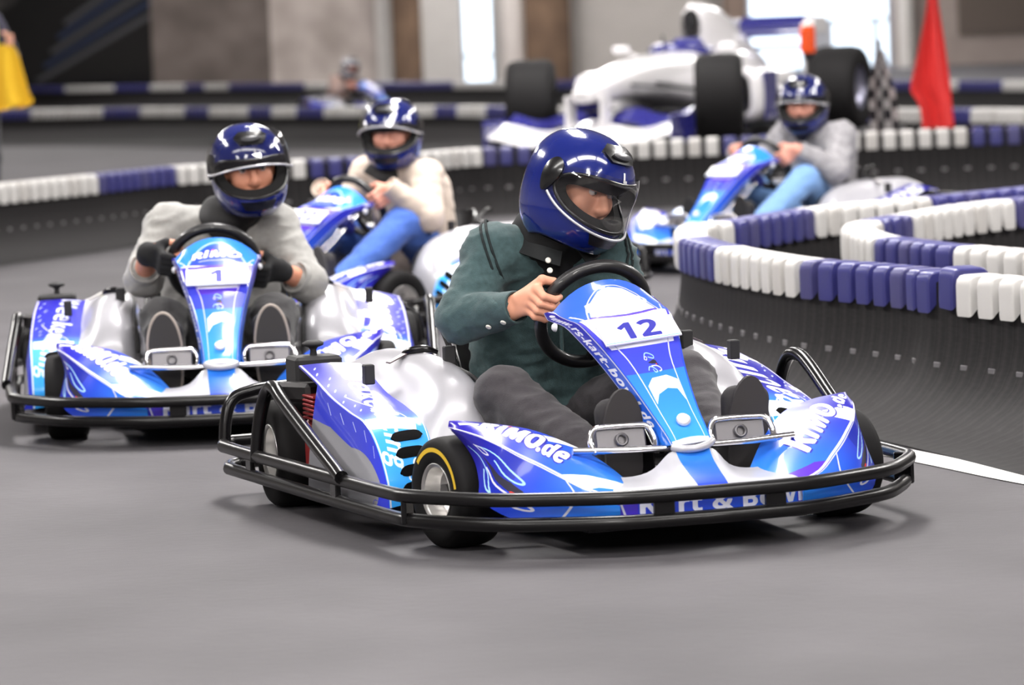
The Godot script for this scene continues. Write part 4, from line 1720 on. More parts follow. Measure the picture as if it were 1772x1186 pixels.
# both hands hold the rim; g is the angle of the hand above the wheel's middle
func grip_at(d: Dictionary, side: String, g: float) -> void:
	var wc := Vector3(-.01, .50, .165)
	var tilt := Basis(Vector3.RIGHT, .50)
	var s := -1.0 if side == "r" else 1.0
	var out := tilt * Vector3(s * cos(g), sin(g), 0)
	d["out_" + side] = out
	d["tang_" + side] = tilt * Vector3(-s * sin(g), cos(g), 0)
	d["grip_" + side] = wc + out * .137
	d["wrist_" + side] = wc + out * .212 - tilt.z * .045 + Vector3(0, -.01, 0)
# ---------------------------------------------------------------- hall
func slab(called: String, lo: Vector3, hi: Vector3, m: Material, kind := "structure", parent: Node3D = self, chamfer := 0.0) -> MeshInstance3D:
	var mb := MB.new()
	mb.box(hi - lo, chamfer)
	var o := part(parent, called, mb.mesh(), m)
	o.position = (lo + hi) * 0.5
	if kind:
		o.set_meta("kind", kind)
	return o


func mottled(c0: Color, c1: Color, seed_no: int, scale: float, freq := 0.01, rough := 0.9, relief := 0.0) -> StandardMaterial3D:
	var m := StandardMaterial3D.new()
	m.albedo_texture = noise_tex(freq, 6, c0, c1, seed_no)
	m.roughness = rough
	m.uv1_triplanar = true
	m.uv1_world_triplanar = true
	m.uv1_scale = Vector3.ONE * scale
	if relief > 0.0:
		m.heightmap_enabled = true
		m.heightmap_texture = noise_tex(0.18, 3, Color.BLACK, Color.WHITE, seed_no + 9, 512)
		m.heightmap_scale = relief
	return m


func asphalt() -> StandardMaterial3D:
	# fine grit laid over broad traffic wear
	var m := mottled(Color8(68, 65, 69), Color8(88, 85, 89), 11, 0.16, 0.012, 0.80)
	m.detail_enabled = true
	m.detail_blend_mode = BaseMaterial3D.BLEND_MODE_MUL
	m.detail_albedo = noise_tex(0.22, 3, Color8(200, 200, 200), Color8(255, 255, 255), 15, 512)
	m.detail_uv_layer = BaseMaterial3D.DETAIL_UV_2
	m.uv2_triplanar = true
	m.uv2_world_triplanar = true
	m.uv2_scale = Vector3.ONE * 3.1
	m.heightmap_enabled = true
	m.heightmap_texture = noise_tex(0.3, 2, Color.BLACK, Color.WHITE, 19, 512)
	m.heightmap_scale = 0.10
	return m


func banner_tex(seed_no: int) -> Texture2D:
	var p := Paint.new(512, 256, Color8(8, 7, 8))
	if seed_no == 0:    # dark racing mural, only loose shapes of it can be made out
		p.disc(250, 60, 60, 46, Color8(44, 42, 42))
		p.disc(90, 70, 40, 60, Color8(57, 26, 22))
		p.poly([60, 150, 240, 40, 250, 90, 60, 190], Color8(54, 51, 50))
		p.poly([180, 40, 250, 10, 280, 90, 240, 130], Color8(62, 60, 58))
		for k in 5:
			p.line([330 + 12 * k, 232 - 26 * k, 512, 120 - 24 * k], 9, Color8(58, 58, 62) if k % 2 == 0 else Color8(26, 37, 62), false)
		p.disc(400, 20, 40, 18, Color8(50, 49, 48))
	else:
		p.im.fill(Color8(104, 94, 88))
		p.poly([120, 0, 512, 0, 512, 200, 420, 190, 260, 130], Color8(62, 54, 52))
		p.disc(180, 50, 60, 50, Color8(150, 84, 54))
		p.disc(400, 100, 80, 60, Color8(160, 80, 50), 0.4)
		p.disc(330, 40, 80, 30, Color8(40, 36, 38))
		p.disc(500, 180, 50, 40, Color8(150, 70, 48))
	return p.tex()


func build_hall() -> void:
	var fl := slab("floor", Vector3(-18, -0.3, -104), Vector3(18, 0, 14), asphalt())
	tag(fl, "grey asphalt karting track floor with worn lanes", "floor", "", "structure")
	var plain := mottled(Color8(170, 166, 162), Color8(186, 182, 178), 21, 0.1)
	var ceil := slab("ceiling", Vector3(-18, 7.0, -104), Vector3(18, 7.3, 14), mat(226, 225, 222, 0.9))
	tag(ceil, "pale hall ceiling high above the track", "ceiling", "", "structure")
	tag(slab("wall_left", Vector3(-18.3, 0, -104), Vector3(-18, 7, 14), plain), "pale side wall left of the track", "wall", "", "structure")
	tag(slab("wall_right", Vector3(18, 0, -104), Vector3(18.3, 7, 14), plain), "pale side wall right of the track", "wall", "", "structure")
	tag(slab("wall_front", Vector3(-18.3, 0, 14), Vector3(18.3, 7, 14.3), plain), "pale end wall where the photographer stands", "wall", "", "structure")
	# far wall, open at the narrow window and at the glazed gate
	var back := Node3D.new()
	back.name = "wall_back"
	add_child(back)
	tag(back, "far hall wall of concrete, columns and shutter panels behind the barriers", "wall", "", "structure")
	var z0 := -96.3
	var z1 := -96.0
	var grey := mottled(Color8(176, 171, 167), Color8(192, 188, 184), 23, 0.12)
	var stone := mottled(Color8(96, 87, 82), Color8(168, 158, 154), 25, 0.09, 0.012)
	var pale := mottled(Color8(204, 200, 197), Color8(214, 211, 208), 27, 0.2)
	var brown := mottled(Color8(84, 66, 54), Color8(126, 102, 82), 29, 0.2)
	var tan := mottled(Color8(158, 145, 140), Color8(172, 160, 154), 31, 0.2)
	slab("concrete_panel", Vector3(-18, 0, z0), Vector3(-5.6, 7, z1), mottled(Color8(74, 66, 62), Color8(112, 102, 98), 26, 0.09, 0.012), "", back)
	slab("concrete_panel", Vector3(-5.6, 0, z0), Vector3(-2.6, 7, z1), mottled(Color8(136, 126, 121), Color8(196, 186, 181), 25, 0.09, 0.012), "", back)
	slab("wall_panel", Vector3(-2.6, 0, z0), Vector3(-0.90, 7, z1), pale, "", back)
	slab("wall_panel", Vector3(-0.18, 0, z0), Vector3(6.04, 7, z1), grey, "", back)
	slab("wall_panel", Vector3(-0.90, 4.5, z0), Vector3(-0.18, 7, z1), pale, "", back)
	slab("wall_panel", Vector3(6.04, 4.2, z0), Vector3(9.60, 7, z1), grey, "", back)
	slab("brick_panel", Vector3(9.60, 0, z0), Vector3(18, 7, z1), tan, "", back)
	tag(slab("trim_2", Vector3(-3.0, 0, z1), Vector3(-2.45, 7, z1 + .25), pale), "pale flat pilaster left of the dark brown column", "pilaster", "", "structure")
	for k in 26:
		slab("shutter_slat", Vector3(1.9, .2 + .22 * k, z1), Vector3(5.3, .405 + .22 * k, z1 + .03), mottled(Color8(180, 175, 171), Color8(188, 183, 179), 33, 0.2) if k == 0 else slat_mat, "", back)
		if k == 0:
			slat_mat = back.get_child(back.get_child_count() - 1).material_override
	for q in [[-2.25, .36, brown, "dark brown column between pale pilaster and pale wall panel"], [1.16, .58, brown, "thick brown round column right of the narrow bright window"], [5.72, .30, mottled(Color8(120, 104, 94), Color8(136, 118, 108), 35, .2), "brown column at the left edge of the bright gate"], [.32, .30, mottled(Color8(196, 188, 184), Color8(210, 204, 200), 37, .2), "slim pale column right beside the narrow bright window"], [9.86, .2, pale, "slim pale column at the right edge of the bright gate"]]:
		var o := part(self, "column", cached("column%.2f" % q[1], func(mb: MB): mb.lathe([[Vector2(q[1], 0), Vector2(q[1], 7)]], 24)), q[2])
		o.position = Vector3(q[0], 0, z1 + .7)
		tag(o, q[3], "column", "", "structure")
	# windows
	var glass := StandardMaterial3D.new()
	glass.albedo_color = Color(0.9, 0.95, 1.0, 0.06)
	glass.transparency = BaseMaterial3D.TRANSPARENCY_ALPHA
	glass.roughness = 0.02
	var frame := mat(150, 156, 166, 0.5)
	var w1 := Node3D.new()
	w1.name = "window_1"
	add_child(w1)
	tag(w1, "tall narrow bright window between pale panel and round column", "window", "", "structure")
	for q in [[-.93, -.87], [-.21, -.15]]:
		slab("frame", Vector3(q[0], 0, z0), Vector3(q[1], 4.5, z1 + .04), frame, "", w1)
	slab("frame", Vector3(-.87, .66, z0 + .05), Vector3(-.21, .74, z1), frame, "", w1)
	slab("frame", Vector3(-.87, 2.9, z0 + .05), Vector3(-.21, 2.98, z1), frame, "", w1)
	for q in [[0.0, .66], [.74, 2.9], [2.98, 4.5]]:
		slab("pane", Vector3(-.87, q[0], z0 + .14), Vector3(-.21, q[1], z0 + .15), glass, "", w1)
	var w2 := Node3D.new()
	w2.name = "window_2"
	add_child(w2)
	tag(w2, "wide glazed gate blown out by daylight behind the racing car", "window", "", "structure")
	for q in [[6.04, 6.14], [7.54, 8.14], [9.13, 9.27], [9.5, 9.60]]:
		slab("frame", Vector3(q[0], 0, z0 + .04), Vector3(q[1], 1.18 if q[0] > 7 and q[0] < 9.4 else 4.2, z1), mat(176, 178, 186, 0.6), "", w2)
	slab("frame", Vector3(6.14, 1.16, z0 + .04), Vector3(9.5, 1.26, z1 + .02), frame, "", w2)
	for q in [[6.14, 7.54, 0, 1.16], [8.14, 9.13, 0, 1.16], [9.27, 9.5, 0, 1.16], [6.14, 9.5, 1.26, 4.2]]:
		slab("pane", Vector3(q[0], q[2], z0 + .14), Vector3(q[1], q[3], z0 + .15), glass, "", w2)
	# printed banners on the far wall
	var b := slab("banner", Vector3(-16.4, .2, z1 + .035), Vector3(-8.5, 3.6, z1 + .08), printed(banner_tex(0), .8), "")
	uv_front(b)
	tag(b, "black racing mural with grey and blue diagonal streaks on far wall", "banner")
	b = slab("banner", Vector3(11.2, .75, z1 + .035), Vector3(16.2, 3.4, z1 + .08), printed(banner_tex(1), .8), "")
	uv_front(b)
	tag(b, "dark mural with orange blotches on the brown wall right of the flag", "banner")
	# lamps
	for x: float in [-5.4, 0.0, 5.4]:
		lamp(Vector3(x, 6.4, -6.0), .30, PI / 2)
	for z: float in [9.0, 2.0, -15.0, -27.0, -40.0, -53.0, -66.0, -79.0, -91.0]:
		for x: float in [-8.0, 0.0, 8.0]:
			lamp(Vector3(x, 6.4, z), 0.80 if z > -10 else (.95 if z > -20 else (.65 if z > -30 else .5)))


func uv_front(o: MeshInstance3D) -> void:   # print laid on the face of a box
	var a: Array = o.mesh.surface_get_arrays(0)
	var box: AABB = o.mesh.get_aabb()
	var uvs := PackedVector2Array()
	for p: Vector3 in a[Mesh.ARRAY_VERTEX]:
		uvs.append(Vector2((p.x - box.position.x) / box.size.x, 1.0 - (p.y - box.position.y) / box.size.y))
	a[Mesh.ARRAY_TEX_UV] = uvs
	var m := ArrayMesh.new()
	m.add_surface_from_arrays(Mesh.PRIMITIVE_TRIANGLES, a)
	o.mesh = m


func lamp(at: Vector3, level: float, turn := 0.0) -> void:
	var o := thing("ceiling_light", "long white strip light hung below the hall ceiling", "light", at, turn, "strip lights under the ceiling")
	part(o, "housing", cached("lamp_house", func(mb: MB): mb.box(Vector3(1.42, .12, 5.2), .02, Transform3D(Basis(), Vector3(0, .08, 0)))), mat(220, 220, 222, 0.5))
	part(o, "hanger", cached("lamp_rod", func(mb: MB):
		for z: float in [-2.0, 2.0]:
			mb.tube(v3([0, .1, z, 0, .62, z]), .012, 6)), mat(120, 120, 122, 0.4, 0.6))
	var glow := "glow%.2f" % level
	if not mats.has(glow):
		var g := StandardMaterial3D.new()
		g.albedo_color = Color8(240, 240, 240)
		g.emission_enabled = true
		g.emission = Color(1.0, 0.985, 0.97)
		g.emission_energy_multiplier = 2.5 * level
		mats[glow] = g
	part(o, "diffuser", cached("lamp_glow", func(mb: MB): mb.box(Vector3(1.3, .03, 5.0), .01)), mats[glow])
	var l := AreaLight3D.new()
	l.name = "light"
	l.area_size = Vector2(1.3, 5.0)
	l.light_energy = LAMP_ENERGY * level
	l.light_color = Color(1.0, 0.985, 0.97)
	l.shadow_enabled = true
	l.set("area_range", 60.0)
	l.position = Vector3(0, -.03, 0)
	l.rotation.x = -PI / 2
	o.add_child(l)


# ---------------------------------------------------------------- barriers
# pts: x, z pairs along the caps; breaks: distances at which the cap colour changes; out: how far the belt sweeps over the floor on the left and on the right of the way along pts
func barrier(label: String, flat: Array, breaks: Array, white_first: bool, out_left: Callable, out_right: Callable, pitch: float, bolts: bool, runs := false) -> void:
	var o := thing("track_barrier", label, "barrier", Vector3.ZERO, 0.0, "barriers along the track")
	var p := PackedVector3Array()
	for k in range(0, flat.size(), 2):
		p.append(Vector3(flat[k], 0, flat[k + 1]))
	p = refine_line(p, 24)
	var way := PackedFloat32Array([0.0])
	for k in range(1, p.size()):
		way.append(way[k - 1] + p[k].distance_to(p[k - 1]))
	var total := way[way.size() - 1]
	var spot := func(s: float) -> Array:
		s = clampf(s, 0.0, total)
		var k := clampi(way.bsearch(s), 1, way.size() - 1)
		var t := (s - way[k - 1]) / maxf(way[k] - way[k - 1], 1e-6)
		var a := p[maxi(0, k - 3)]
		var b := p[mini(p.size() - 1, k + 2)]
		return [p[k - 1].lerp(p[k], t), (b - a).normalized()]
	var belt := MB.new()
	var step := maxf(.06, total / 220.0)
	var m := int(total / step)
	for side: float in [-1.0, 1.0]:
		var rows := []
		for i in m + 1:
			var s := total * i / m
			var q: Array = spot.call(s)
			var d: Vector3 = q[1]
			var nrm := Vector3(d.z, 0, -d.x) * side     # side 1: left of the way along
			var e: float = (out_left if side > 0 else out_right).call(s / total)
			var r := PackedVector3Array()
			for c in [[0.0, .425], [.036, .42], [.038, .34], [.042, .26], [.046 + .03 * e, .195], [.05 + .10 * e, .14], [.052 + .24 * e, .09], [.054 + .45 * e, .047], [.056 + .72 * e, .017], [.058 + e, .004]]:
				r.append((q[0] as Vector3) + nrm * float(c[0]) + Vector3.UP * float(c[1]))
			rows.append(r)
		belt.grid(rows, false, side > 0, Rect2(0, 0, 1, total * 16.0))
		if bolts:
			var n := int(total / .155)
			for i in n:
				var s := .155 * (i + .5)
				var q: Array = spot.call(s)
				var d: Vector3 = q[1]
				var nrm := Vector3(d.z, 0, -d.x) * side
				var e: float = (out_left if side > 0 else out_right).call(s / total)
				var b := part(o, "belt_bolt", cached("bolt", func(mb: MB): mb.box(Vector3(.036, .020, .006), .002, Transform3D(Basis(), Vector3(0, 0, .0)))), mat(120, 118, 120, 0.4, 0.5))
				b.transform = Transform3D(Basis(d, Vector3.UP, d.cross(Vector3.UP)).orthonormalized(), (q[0] as Vector3) + nrm * (.0475 + .045 * e) + Vector3.UP * .18)
	part(o, "rubber_belt", belt.mesh(), mats.belt)
	var caps := cached("cap", func(mb: MB):
		# a rounded plastic block that straddles the belt
		var row := func(half: float, grow: float) -> PackedVector3Array:
			var r := PackedVector3Array()
			for q in [[-.062, .330], [-.064, .345], [-.064, .420], [-.060, .437], [-.050, .447], [-.036, .450], [.036, .450], [.050, .447], [.060, .437], [.064, .420], [.064, .345], [.062, .330]]:
				r.append(Vector3(half, .39 + (q[1] - .39) * grow, q[0] * grow))
			return r
		var rows := []
		for q in [[-.047, .0], [-.050, .90], [-.046, .97], [-.038, 1.0], [.038, 1.0], [.046, .97], [.050, .90], [.047, .0]]:
			rows.append(row.call(q[0], q[1]))
		mb.grid(rows))
	var n := int(total / pitch)
	var run_mb: MB = null
	var run_white := white_first
	for i in n + 1:
		var s := pitch * (i + .5)
		var white := white_first
		for b in breaks:
			if s > b:
				white = not white
		if runs:    # far off: one part for each run of one colour
			if run_mb != null and (white != run_white or i == n):
				part(o, "cap_run", run_mb.mesh(), mats.cap_white if run_white else mats.cap_blue)
				run_mb = null
			if run_mb == null:
				run_mb = MB.new()
				run_white = white
		if i == n:
			break
		var q: Array = spot.call(s)
		var d: Vector3 = q[1]
		var xf := Transform3D(Basis(d, Vector3.UP, d.cross(Vector3.UP)).scaled_local(Vector3(.82, 1, 1)), q[0])
		if runs:
			run_mb.box(Vector3(.09, .12, .128), .012, xf * Transform3D(Basis(), Vector3(0, .39, 0)))
		else:
			var w := posmod(i * 7 + int(total * 10), 5)
			if breaks.size() == 7 and i == 30:
				xf = xf * Transform3D(Basis(Vector3.BACK, .06), Vector3(0, .018, 0))
			part(o, "cap", caps, mats.cap_white if white and w != 2 else (mats.cap_white_dull if white else (mats.cap_blue if w != 3 else mats.cap_blue_dull))).transform = xf


func build_barriers() -> void:
	var belt := StandardMaterial3D.new()
	var p := Paint.new(64, 64, Color8(42, 40, 41))
	p.im.fill_rect(Rect2i(0, 0, 128, 40), Color8(36, 35, 36))
	p.im.fill_rect(Rect2i(0, 60, 128, 14), Color8(48, 46, 47))
	p.im.fill_rect(Rect2i(0, 100, 128, 10), Color8(31, 30, 31))
	belt.albedo_texture = p.tex()
	belt.roughness = 0.75
	belt.metallic_specular = 0.3
	belt.detail_enabled = true
	belt.detail_blend_mode = BaseMaterial3D.BLEND_MODE_MUL
	belt.detail_albedo = noise_tex(0.03, 4, Color8(190, 188, 188), Color.WHITE, 41)
	belt.detail_uv_layer = BaseMaterial3D.DETAIL_UV_2
	belt.uv2_triplanar = true
	belt.uv2_world_triplanar = true
	belt.uv2_scale = Vector3(1.5, 6.0, 1.5)
	mats.belt = belt
	mats.cap_white = mat(196, 194, 192, 0.42)
	mats.cap_white_dull = mat(186, 183, 180, 0.48)
	mats.cap_blue = mat(52, 52, 112, 0.36)
	mats.cap_blue_dull = mat(62, 60, 108, 0.42)
	var near_out := func(u: float) -> float:
		var t := maxf(0.0, (u * 9.82 - 1.885) / 7.94)
		return lerpf(.50, .30, t / .22) if t < .22 else (lerpf(.30, .10, smoothstep(.22, .52, t)) if t < .52 else lerpf(.10, .30, clampf((t - .52) * 3, 0, 1)))
	var thin := func(_t: float) -> float: return .05
	var some := func(_t: float) -> float: return .22
	var wide := func(t: float) -> float: return lerpf(.9, .12, smoothstep(.45, .65, t))
	barrier("nearest barrier, hairpin of white and blue caps beside the leading kart", [2.65, -8.0, 2.30, -8.85, 1.95, -9.75, 1.72, -10.35, 1.49, -10.92, 1.27, -11.43, 1.23, -11.61, 1.1, -11.96, 0.96, -12.27, 0.86, -12.64, 0.76, -13.13, 0.67, -13.8, 0.67, -14.34, 0.71, -14.74, 0.84, -14.96, 1.19, -15.68, 1.41, -15.97, 1.68, -16.22, 2.28, -16.9],
		[3.565, 4.565, 5.535, 6.255, 7.295, 8.185, 8.915], true, near_out, thin, .118, true)
	barrier("inner hairpin of white and blue caps nested inside the nearest barrier", [1.95, -11.6, 1.78, -11.95, 1.65, -12.24, 1.5, -12.65, 1.44, -12.8, 1.38, -13.06, 1.3, -13.39, 1.27, -13.77, 1.27, -14.19, 1.34, -14.53, 1.51, -14.9, 1.74, -15.39, 1.96, -15.72, 2.16, -15.99],
		[1.14, 1.9, 3.02, 3.46, 4.43], true, thin, thin, .118, true)
	barrier("middle barrier curving from the left edge behind all the helmets", [-3.30, -21.6, -3.08, -22.34, -2.93, -22.71, -2.52, -23.66, -2.09, -24.71, -1.63, -24.93, -0.9, -25.17, -0.53, -25.54, -0.2, -26.0, 0.34, -26.05, 0.88, -26.24, 1.46, -26.24, 2.29, -26.15, 3.07, -26.12, 3.57, -26.09, 4.6, -26.0],
		[2.20, 3.34, 4.19, 4.69, 5.74, 6.76, 7.44, 8.27, 9.05], true, thin, some, .118, true)
	barrier("long far barrier of alternate white and blue caps across the hall", [-7.23, -52.86, -6.18, -51.87, -4.56, -50.0, -2.5, -45.88, -0.69, -42.61, 0.18, -40.34, 1.76, -36.26, 3.08, -33.15, 3.85, -31.48, 4.18, -30.52, 5.5, -27.5],
		[1.44, 2.91, 3.93, 5.33, 6.15, 7.39, 8.17, 8.88, 9.56, 10.85, 11.74, 12.27, 12.92, 13.8, 15.69, 17.23, 18.39, 19.72, 20.93, 22.0, 22.86, 23.8, 24.18], false, thin, wide, .118, false)
	barrier("farthest dark barrier with few white caps under the far wall", [-16.0, -94, -11.99, -89.74, -9.36, -84.75, -7.21, -80.91, -5.27, -76.56, -1.66, -67.31, 1.96, -57.31, 5.32, -45.64, 5.96, -43.42, 7.6, -38],
		[11.49, 14.1, 15.89, 17.93, 19.09, 20.66, 25.25, 28.83, 33.16, 37.54, 41.22, 44.38, 47.81, 50.99, 53.0, 53.4, 54.7], false, thin, some, .118, false, true)
	# painted edge line at the foot of the nearest barrier
	var rows := [PackedVector3Array(), PackedVector3Array()]
	for q in [[2.30, -7.7], [1.80, -8.9], [1.43, -9.80], [1.27, -10.25], [1.12, -10.68], [.98, -11.06], [.87, -11.5], [.72, -12.1], [.60, -12.8]]:
		rows[0].append(Vector3(q[0], .003, q[1]))
		rows[1].append(Vector3(q[0] - .15, .003, q[1] - .06))
	var lm := MB.new()
	lm.grid(refine(rows, 6, 1))
	tag(part(self, "trim_1", lm.mesh(), mottled(Color8(222, 220, 218), Color8(240, 238, 236), 51, .8)), "white painted line along the foot of nearest barrier", "line", "", "structure")


# ---------------------------------------------------------------- things behind the barriers
func flag_cloth(edges: Array, waves: float, depth: float) -> ArrayMesh:
	# edges: left x, right x, y from the top down, about the pole
	var rows := []
	for e in edges:
		var r := PackedVector3Array()
		for k in 33:
			var t := k / 32.0
			var h := float(e[2])
			r.append(Vector3(lerpf(e[0], e[1], t), h + (e[3] as float) * (1 - t), depth * sin(t * TAU * waves + h * 2.0) * clampf((edges[0][2] - h) * 4, .2, 1)))
		rows.append(r)
	var mb := MB.new()
	mb.shell(refine(rows, 1, 6), 0.003)
	return mb.mesh()


func build_background() -> void:
	var red := cloth(Color8(206, 30, 30), Color8(222, 44, 40), 61, 3.0, .02, .8)
	var f := thing("flag", "red signal flag hanging from a pole above the middle barrier", "flag", Vector3(2.95, 0, -26.72))
	part(f, "pole", cached("flagpole", func(mb: MB): mb.tube(v3([0, 0, 0, 0, 1.75, 0]), .012, 8)), mat(150, 140, 120, 0.6))
	part(f, "cloth", flag_cloth([[-.035, .02, 1.52, 0.0], [-.04, .03, 1.30, 0.0], [-.085, .06, 1.08, 0.0], [-.14, .085, .87, -.01], [-.175, .10, .74, -.03], [-.12, .11, .60, .0], [-.10, .12, .44, .0]], 1.6, .03), red).position.z = .035
	# checkered cloth beside the car
	var ck := Paint.new(128, 256, Color8(150, 146, 146))
	for y in 9:
		for x in 4:
			if (x + y) % 2 == 0:
				ck.poly([x * 32, y * 30, x * 32 + 32, y * 30, x * 32 + 32, y * 30 + 30, x * 32, y * 30 + 30], Color8(30, 28, 32))
	var cf := thing("flag", "black and white checkered flag hanging right of the racing car", "flag", Vector3(2.60, 0, -26.9))
	part(cf, "pole", cached("flagpole2", func(mb: MB): mb.tube(v3([0, 0, 0, 0, 1.05, 0]), .012, 8)), mat(60, 58, 60, 0.6))
	part(cf, "cloth", flag_cloth([[-.03, .03, .98, 0.0], [-.06, .05, .86, 0.0], [-.085, .09, .70, 0.0], [-.09, .11, .55, 0.0], [-.08, .11, .40, .0]], 1.4, .025), printed(ck.tex(), .8)).position.z = .03
	# signal beacon
	var bc := thing("beacon", "orange signal beacon on a black stand in front of the bright gate", "beacon", Vector3(2.085, 0, -26.62))
	part(bc, "stand", cached("bstand", func(mb: MB):
		mb.tube(v3([0, 0, 0, 0, .96, 0]), .014, 8)
		mb.lathe([[Vector2(.014, .93), Vector2(.035, .95), Vector2(.04, .985)], [Vector2(.04, .985), Vector2(0, .985)]], 16)
		mb.lathe([[Vector2(.16, 0), Vector2(.16, .02)], [Vector2(.16, .02), Vector2(0, .03)]], 20)), mat(36, 34, 36, 0.5))
	var lens := mat(236, 84, 26, 0.2, 0.0, 0.6)
	part(bc, "lens", cached("blens", func(mb: MB): mb.lathe([[Vector2(.048, .985), Vector2(.052, 1.0), Vector2(.052, 1.15)], [Vector2(.052, 1.15), Vector2(.046, 1.17)], [Vector2(.046, 1.17), Vector2(0, 1.175)]], 20)), lens)
	part(bc, "lens_cap", cached("bcap", func(mb: MB): mb.lathe([[Vector2(.047, 1.168), Vector2(.042, 1.19), Vector2(0, 1.195)]], 20)), mat(226, 206, 200, 0.4))
	build_formula_car()
	build_marshal()


func build_formula_car() -> void:
	var at := Vector3(.87 + 1.55 * sin(deg_to_rad(22)), .34, -28.2 - 1.55 * cos(deg_to_rad(22)))
	var stage := thing("display_stage", "low dark stage that carries the show racing car", "stage", Vector3(1.43, 0, -29.5), deg_to_rad(-22))
	part(stage, "deck", cached("deck", func(mb: MB): mb.box(Vector3(2.0, .34, 4.7), .02, Transform3D(Basis(), Vector3(0, .17, .1)))), mat(44, 42, 46, 0.6))
	var car := thing("racing_car", "white and blue open-wheel racing car on show behind the middle barrier", "racing car", at, deg_to_rad(-22))
	var white := mat(226, 224, 226, 0.25, 0.0, 0.7)
	var blue := mat(34, 34, 112, 0.25, 0.0, 0.7)
	var black := mat(22, 21, 23, 0.6)
	var ring := func(z: float, y: float, hw: float, hh: float, sq: float) -> PackedVector3Array:
		var r := PackedVector3Array()
		for k in 24:
			var g := TAU * k / 24
			r.append(Vector3(signf(cos(g)) * pow(absf(cos(g)), sq) * hw, y + signf(sin(g)) * pow(absf(sin(g)), sq) * hh, z))
		return r
	part(car, "body", cached("f1body", func(mb: MB):
		var rows := []
		for q in [[2.42, .40, .01, .01], [2.40, .40, .07, .05], [2.2, .42, .11, .075], [1.8, .46, .15, .11], [1.3, .49, .19, .15], [.8, .48, .24, .19], [.4, .46, .28, .23], [0, .44, .31, .26], [-.5, .42, .30, .28], [-1.0, .40, .24, .26], [-1.6, .36, .14, .18], [-1.9, .34, .06, .10]]:
			rows.append(ring.call(q[0], q[1], q[2], q[3], .7))
		mb.grid(refine(rows, 1, 3), true)), white)
	part(car, "engine_cover", cached("f1cover", func(mb: MB):
		var rows := []
		for q in [[.02, .86, .075, .13], [-.06, .86, .10, .17], [-.3, .82, .12, .20], [-.7, .72, .12, .22], [-1.2, .58, .08, .18], [-1.7, .46, .04, .12]]:
			rows.append(ring.call(q[0], q[1], q[2], q[3], .9))
		mb.grid(refine(rows, 1, 3), true)), white)
	part(car, "air_intake", cached("f1intake", func(mb: MB):
		mb.grid([ring.call(.03, .90, .045, .075, 1.0), ring.call(.034, .90, .03, .05, 1.0), ring.call(.034, .90, .001, .001, 1.0)], true)), mat(8, 8, 10, 0.8))
	part(car, "cockpit_surround", cached("f1cock", func(mb: MB):
		var o := PackedVector3Array()
		for k in 25:
			var g := -.25 * PI + 1.5 * PI * k / 24
			o.append(Vector3(sin(g - .5 * PI) * .20, .66 + .03 * sin(g), .10 + cos(g - .5 * PI) * .30 + .12))
		mb.tube(o, .05, 10)
		mb.box(Vector3(.24, .14, .10), .03, Transform3D(Basis(), Vector3(0, .70, .10)))), blue)
	for s: float in [-1.0, 1.0]:
		var key := "%.0f" % s
		part(car, "side_pod", cached("f1pod" + key, func(mb: MB):
			var rows := []
			for q in [[.64, .34, .10, .15, .56], [.62, .34, .20, .20, .54], [.3, .34, .22, .21, .52], [-.4, .31, .22, .20, .50], [-1.0, .27, .17, .15, .42], [-1.5, .23, .08, .09, .30]]:
				var r: PackedVector3Array = ring.call(q[0], q[1], q[2], q[3], .6)
				for k in r.size():
					r[k].x += s * float(q[4])
				rows.append(r)
			mb.grid(refine(rows, 1, 3), true)), white)
		part(car, "barge_board", cached("f1barge" + key, func(mb: MB):
			mb.prism(PackedVector2Array([Vector2(.42, .08), Vector2(1.0, .10), Vector2(.86, .30), Vector2(.44, .52)]), .012, Transform3D(Basis(Vector3.UP, -PI / 2 + s * .18), Vector3(s * .50, 0, .05)))), blue)
		part(car, "pod_stripe", cached("f1stripe" + key, func(mb: MB):
			mb.box(Vector3(.015, .36, .30), .004, Transform3D(Basis(), Vector3(s * .742, .33, .42)))), blue)
		for q in [[1.52, .72, .17], [-1.45, .70, .19]]:
			var w := part(car, "tyre", cached("f1tyre%.2f" % q[2], func(mb: MB):
				var h: float = q[2]
				mb.lathe([[Vector2(.17, -h * .9), Vector2(.20, -h), Vector2(.29, -h), Vector2(.318, -h * .88), Vector2(.33, -h * .6), Vector2(.33, h * .6), Vector2(.318, h * .88), Vector2(.29, h), Vector2(.20, h), Vector2(.17, h * .9)]], 40, Transform3D(Basis(Vector3.BACK, -PI / 2), Vector3.ZERO))), mat(26, 25, 26, 0.7, 0.0, 0.0, 0.3))
			w.position = Vector3(s * float(q[1]), .33, q[0])
			if q[0] > 0:
				w.rotation.y = .30
			part(w, "wheel_rim", cached("f1rim%.2f" % q[2], func(mb: MB):
				var h: float = q[2]
				mb.lathe([[Vector2(.175, -h * .85), Vector2(.16, -h * .5), Vector2(.05, -h * .4), Vector2(0, -h * .4)], [Vector2(.175, h * .85), Vector2(.16, h * .5), Vector2(.05, h * .4), Vector2(0, h * .4)], [Vector2(.175, -h * .85), Vector2(.175, h * .85)]], 28, Transform3D(Basis(Vector3.BACK, -PI / 2), Vector3.ZERO))), mat(150, 150, 168, 0.3, 0.6))
			for dz in [.22, -.16]:
				var mb := MB.new()
				mb.tube(v3([s * .15, .46, float(q[0]) + dz * 1.2, s * .62, .40, q[0]]), .012, 6)
				mb.tube(v3([s * .15, .28, float(q[0]) + dz * 1.2, s * .62, .24, q[0]]), .012, 6)
				part(car, "wishbone", mb.mesh(), black)
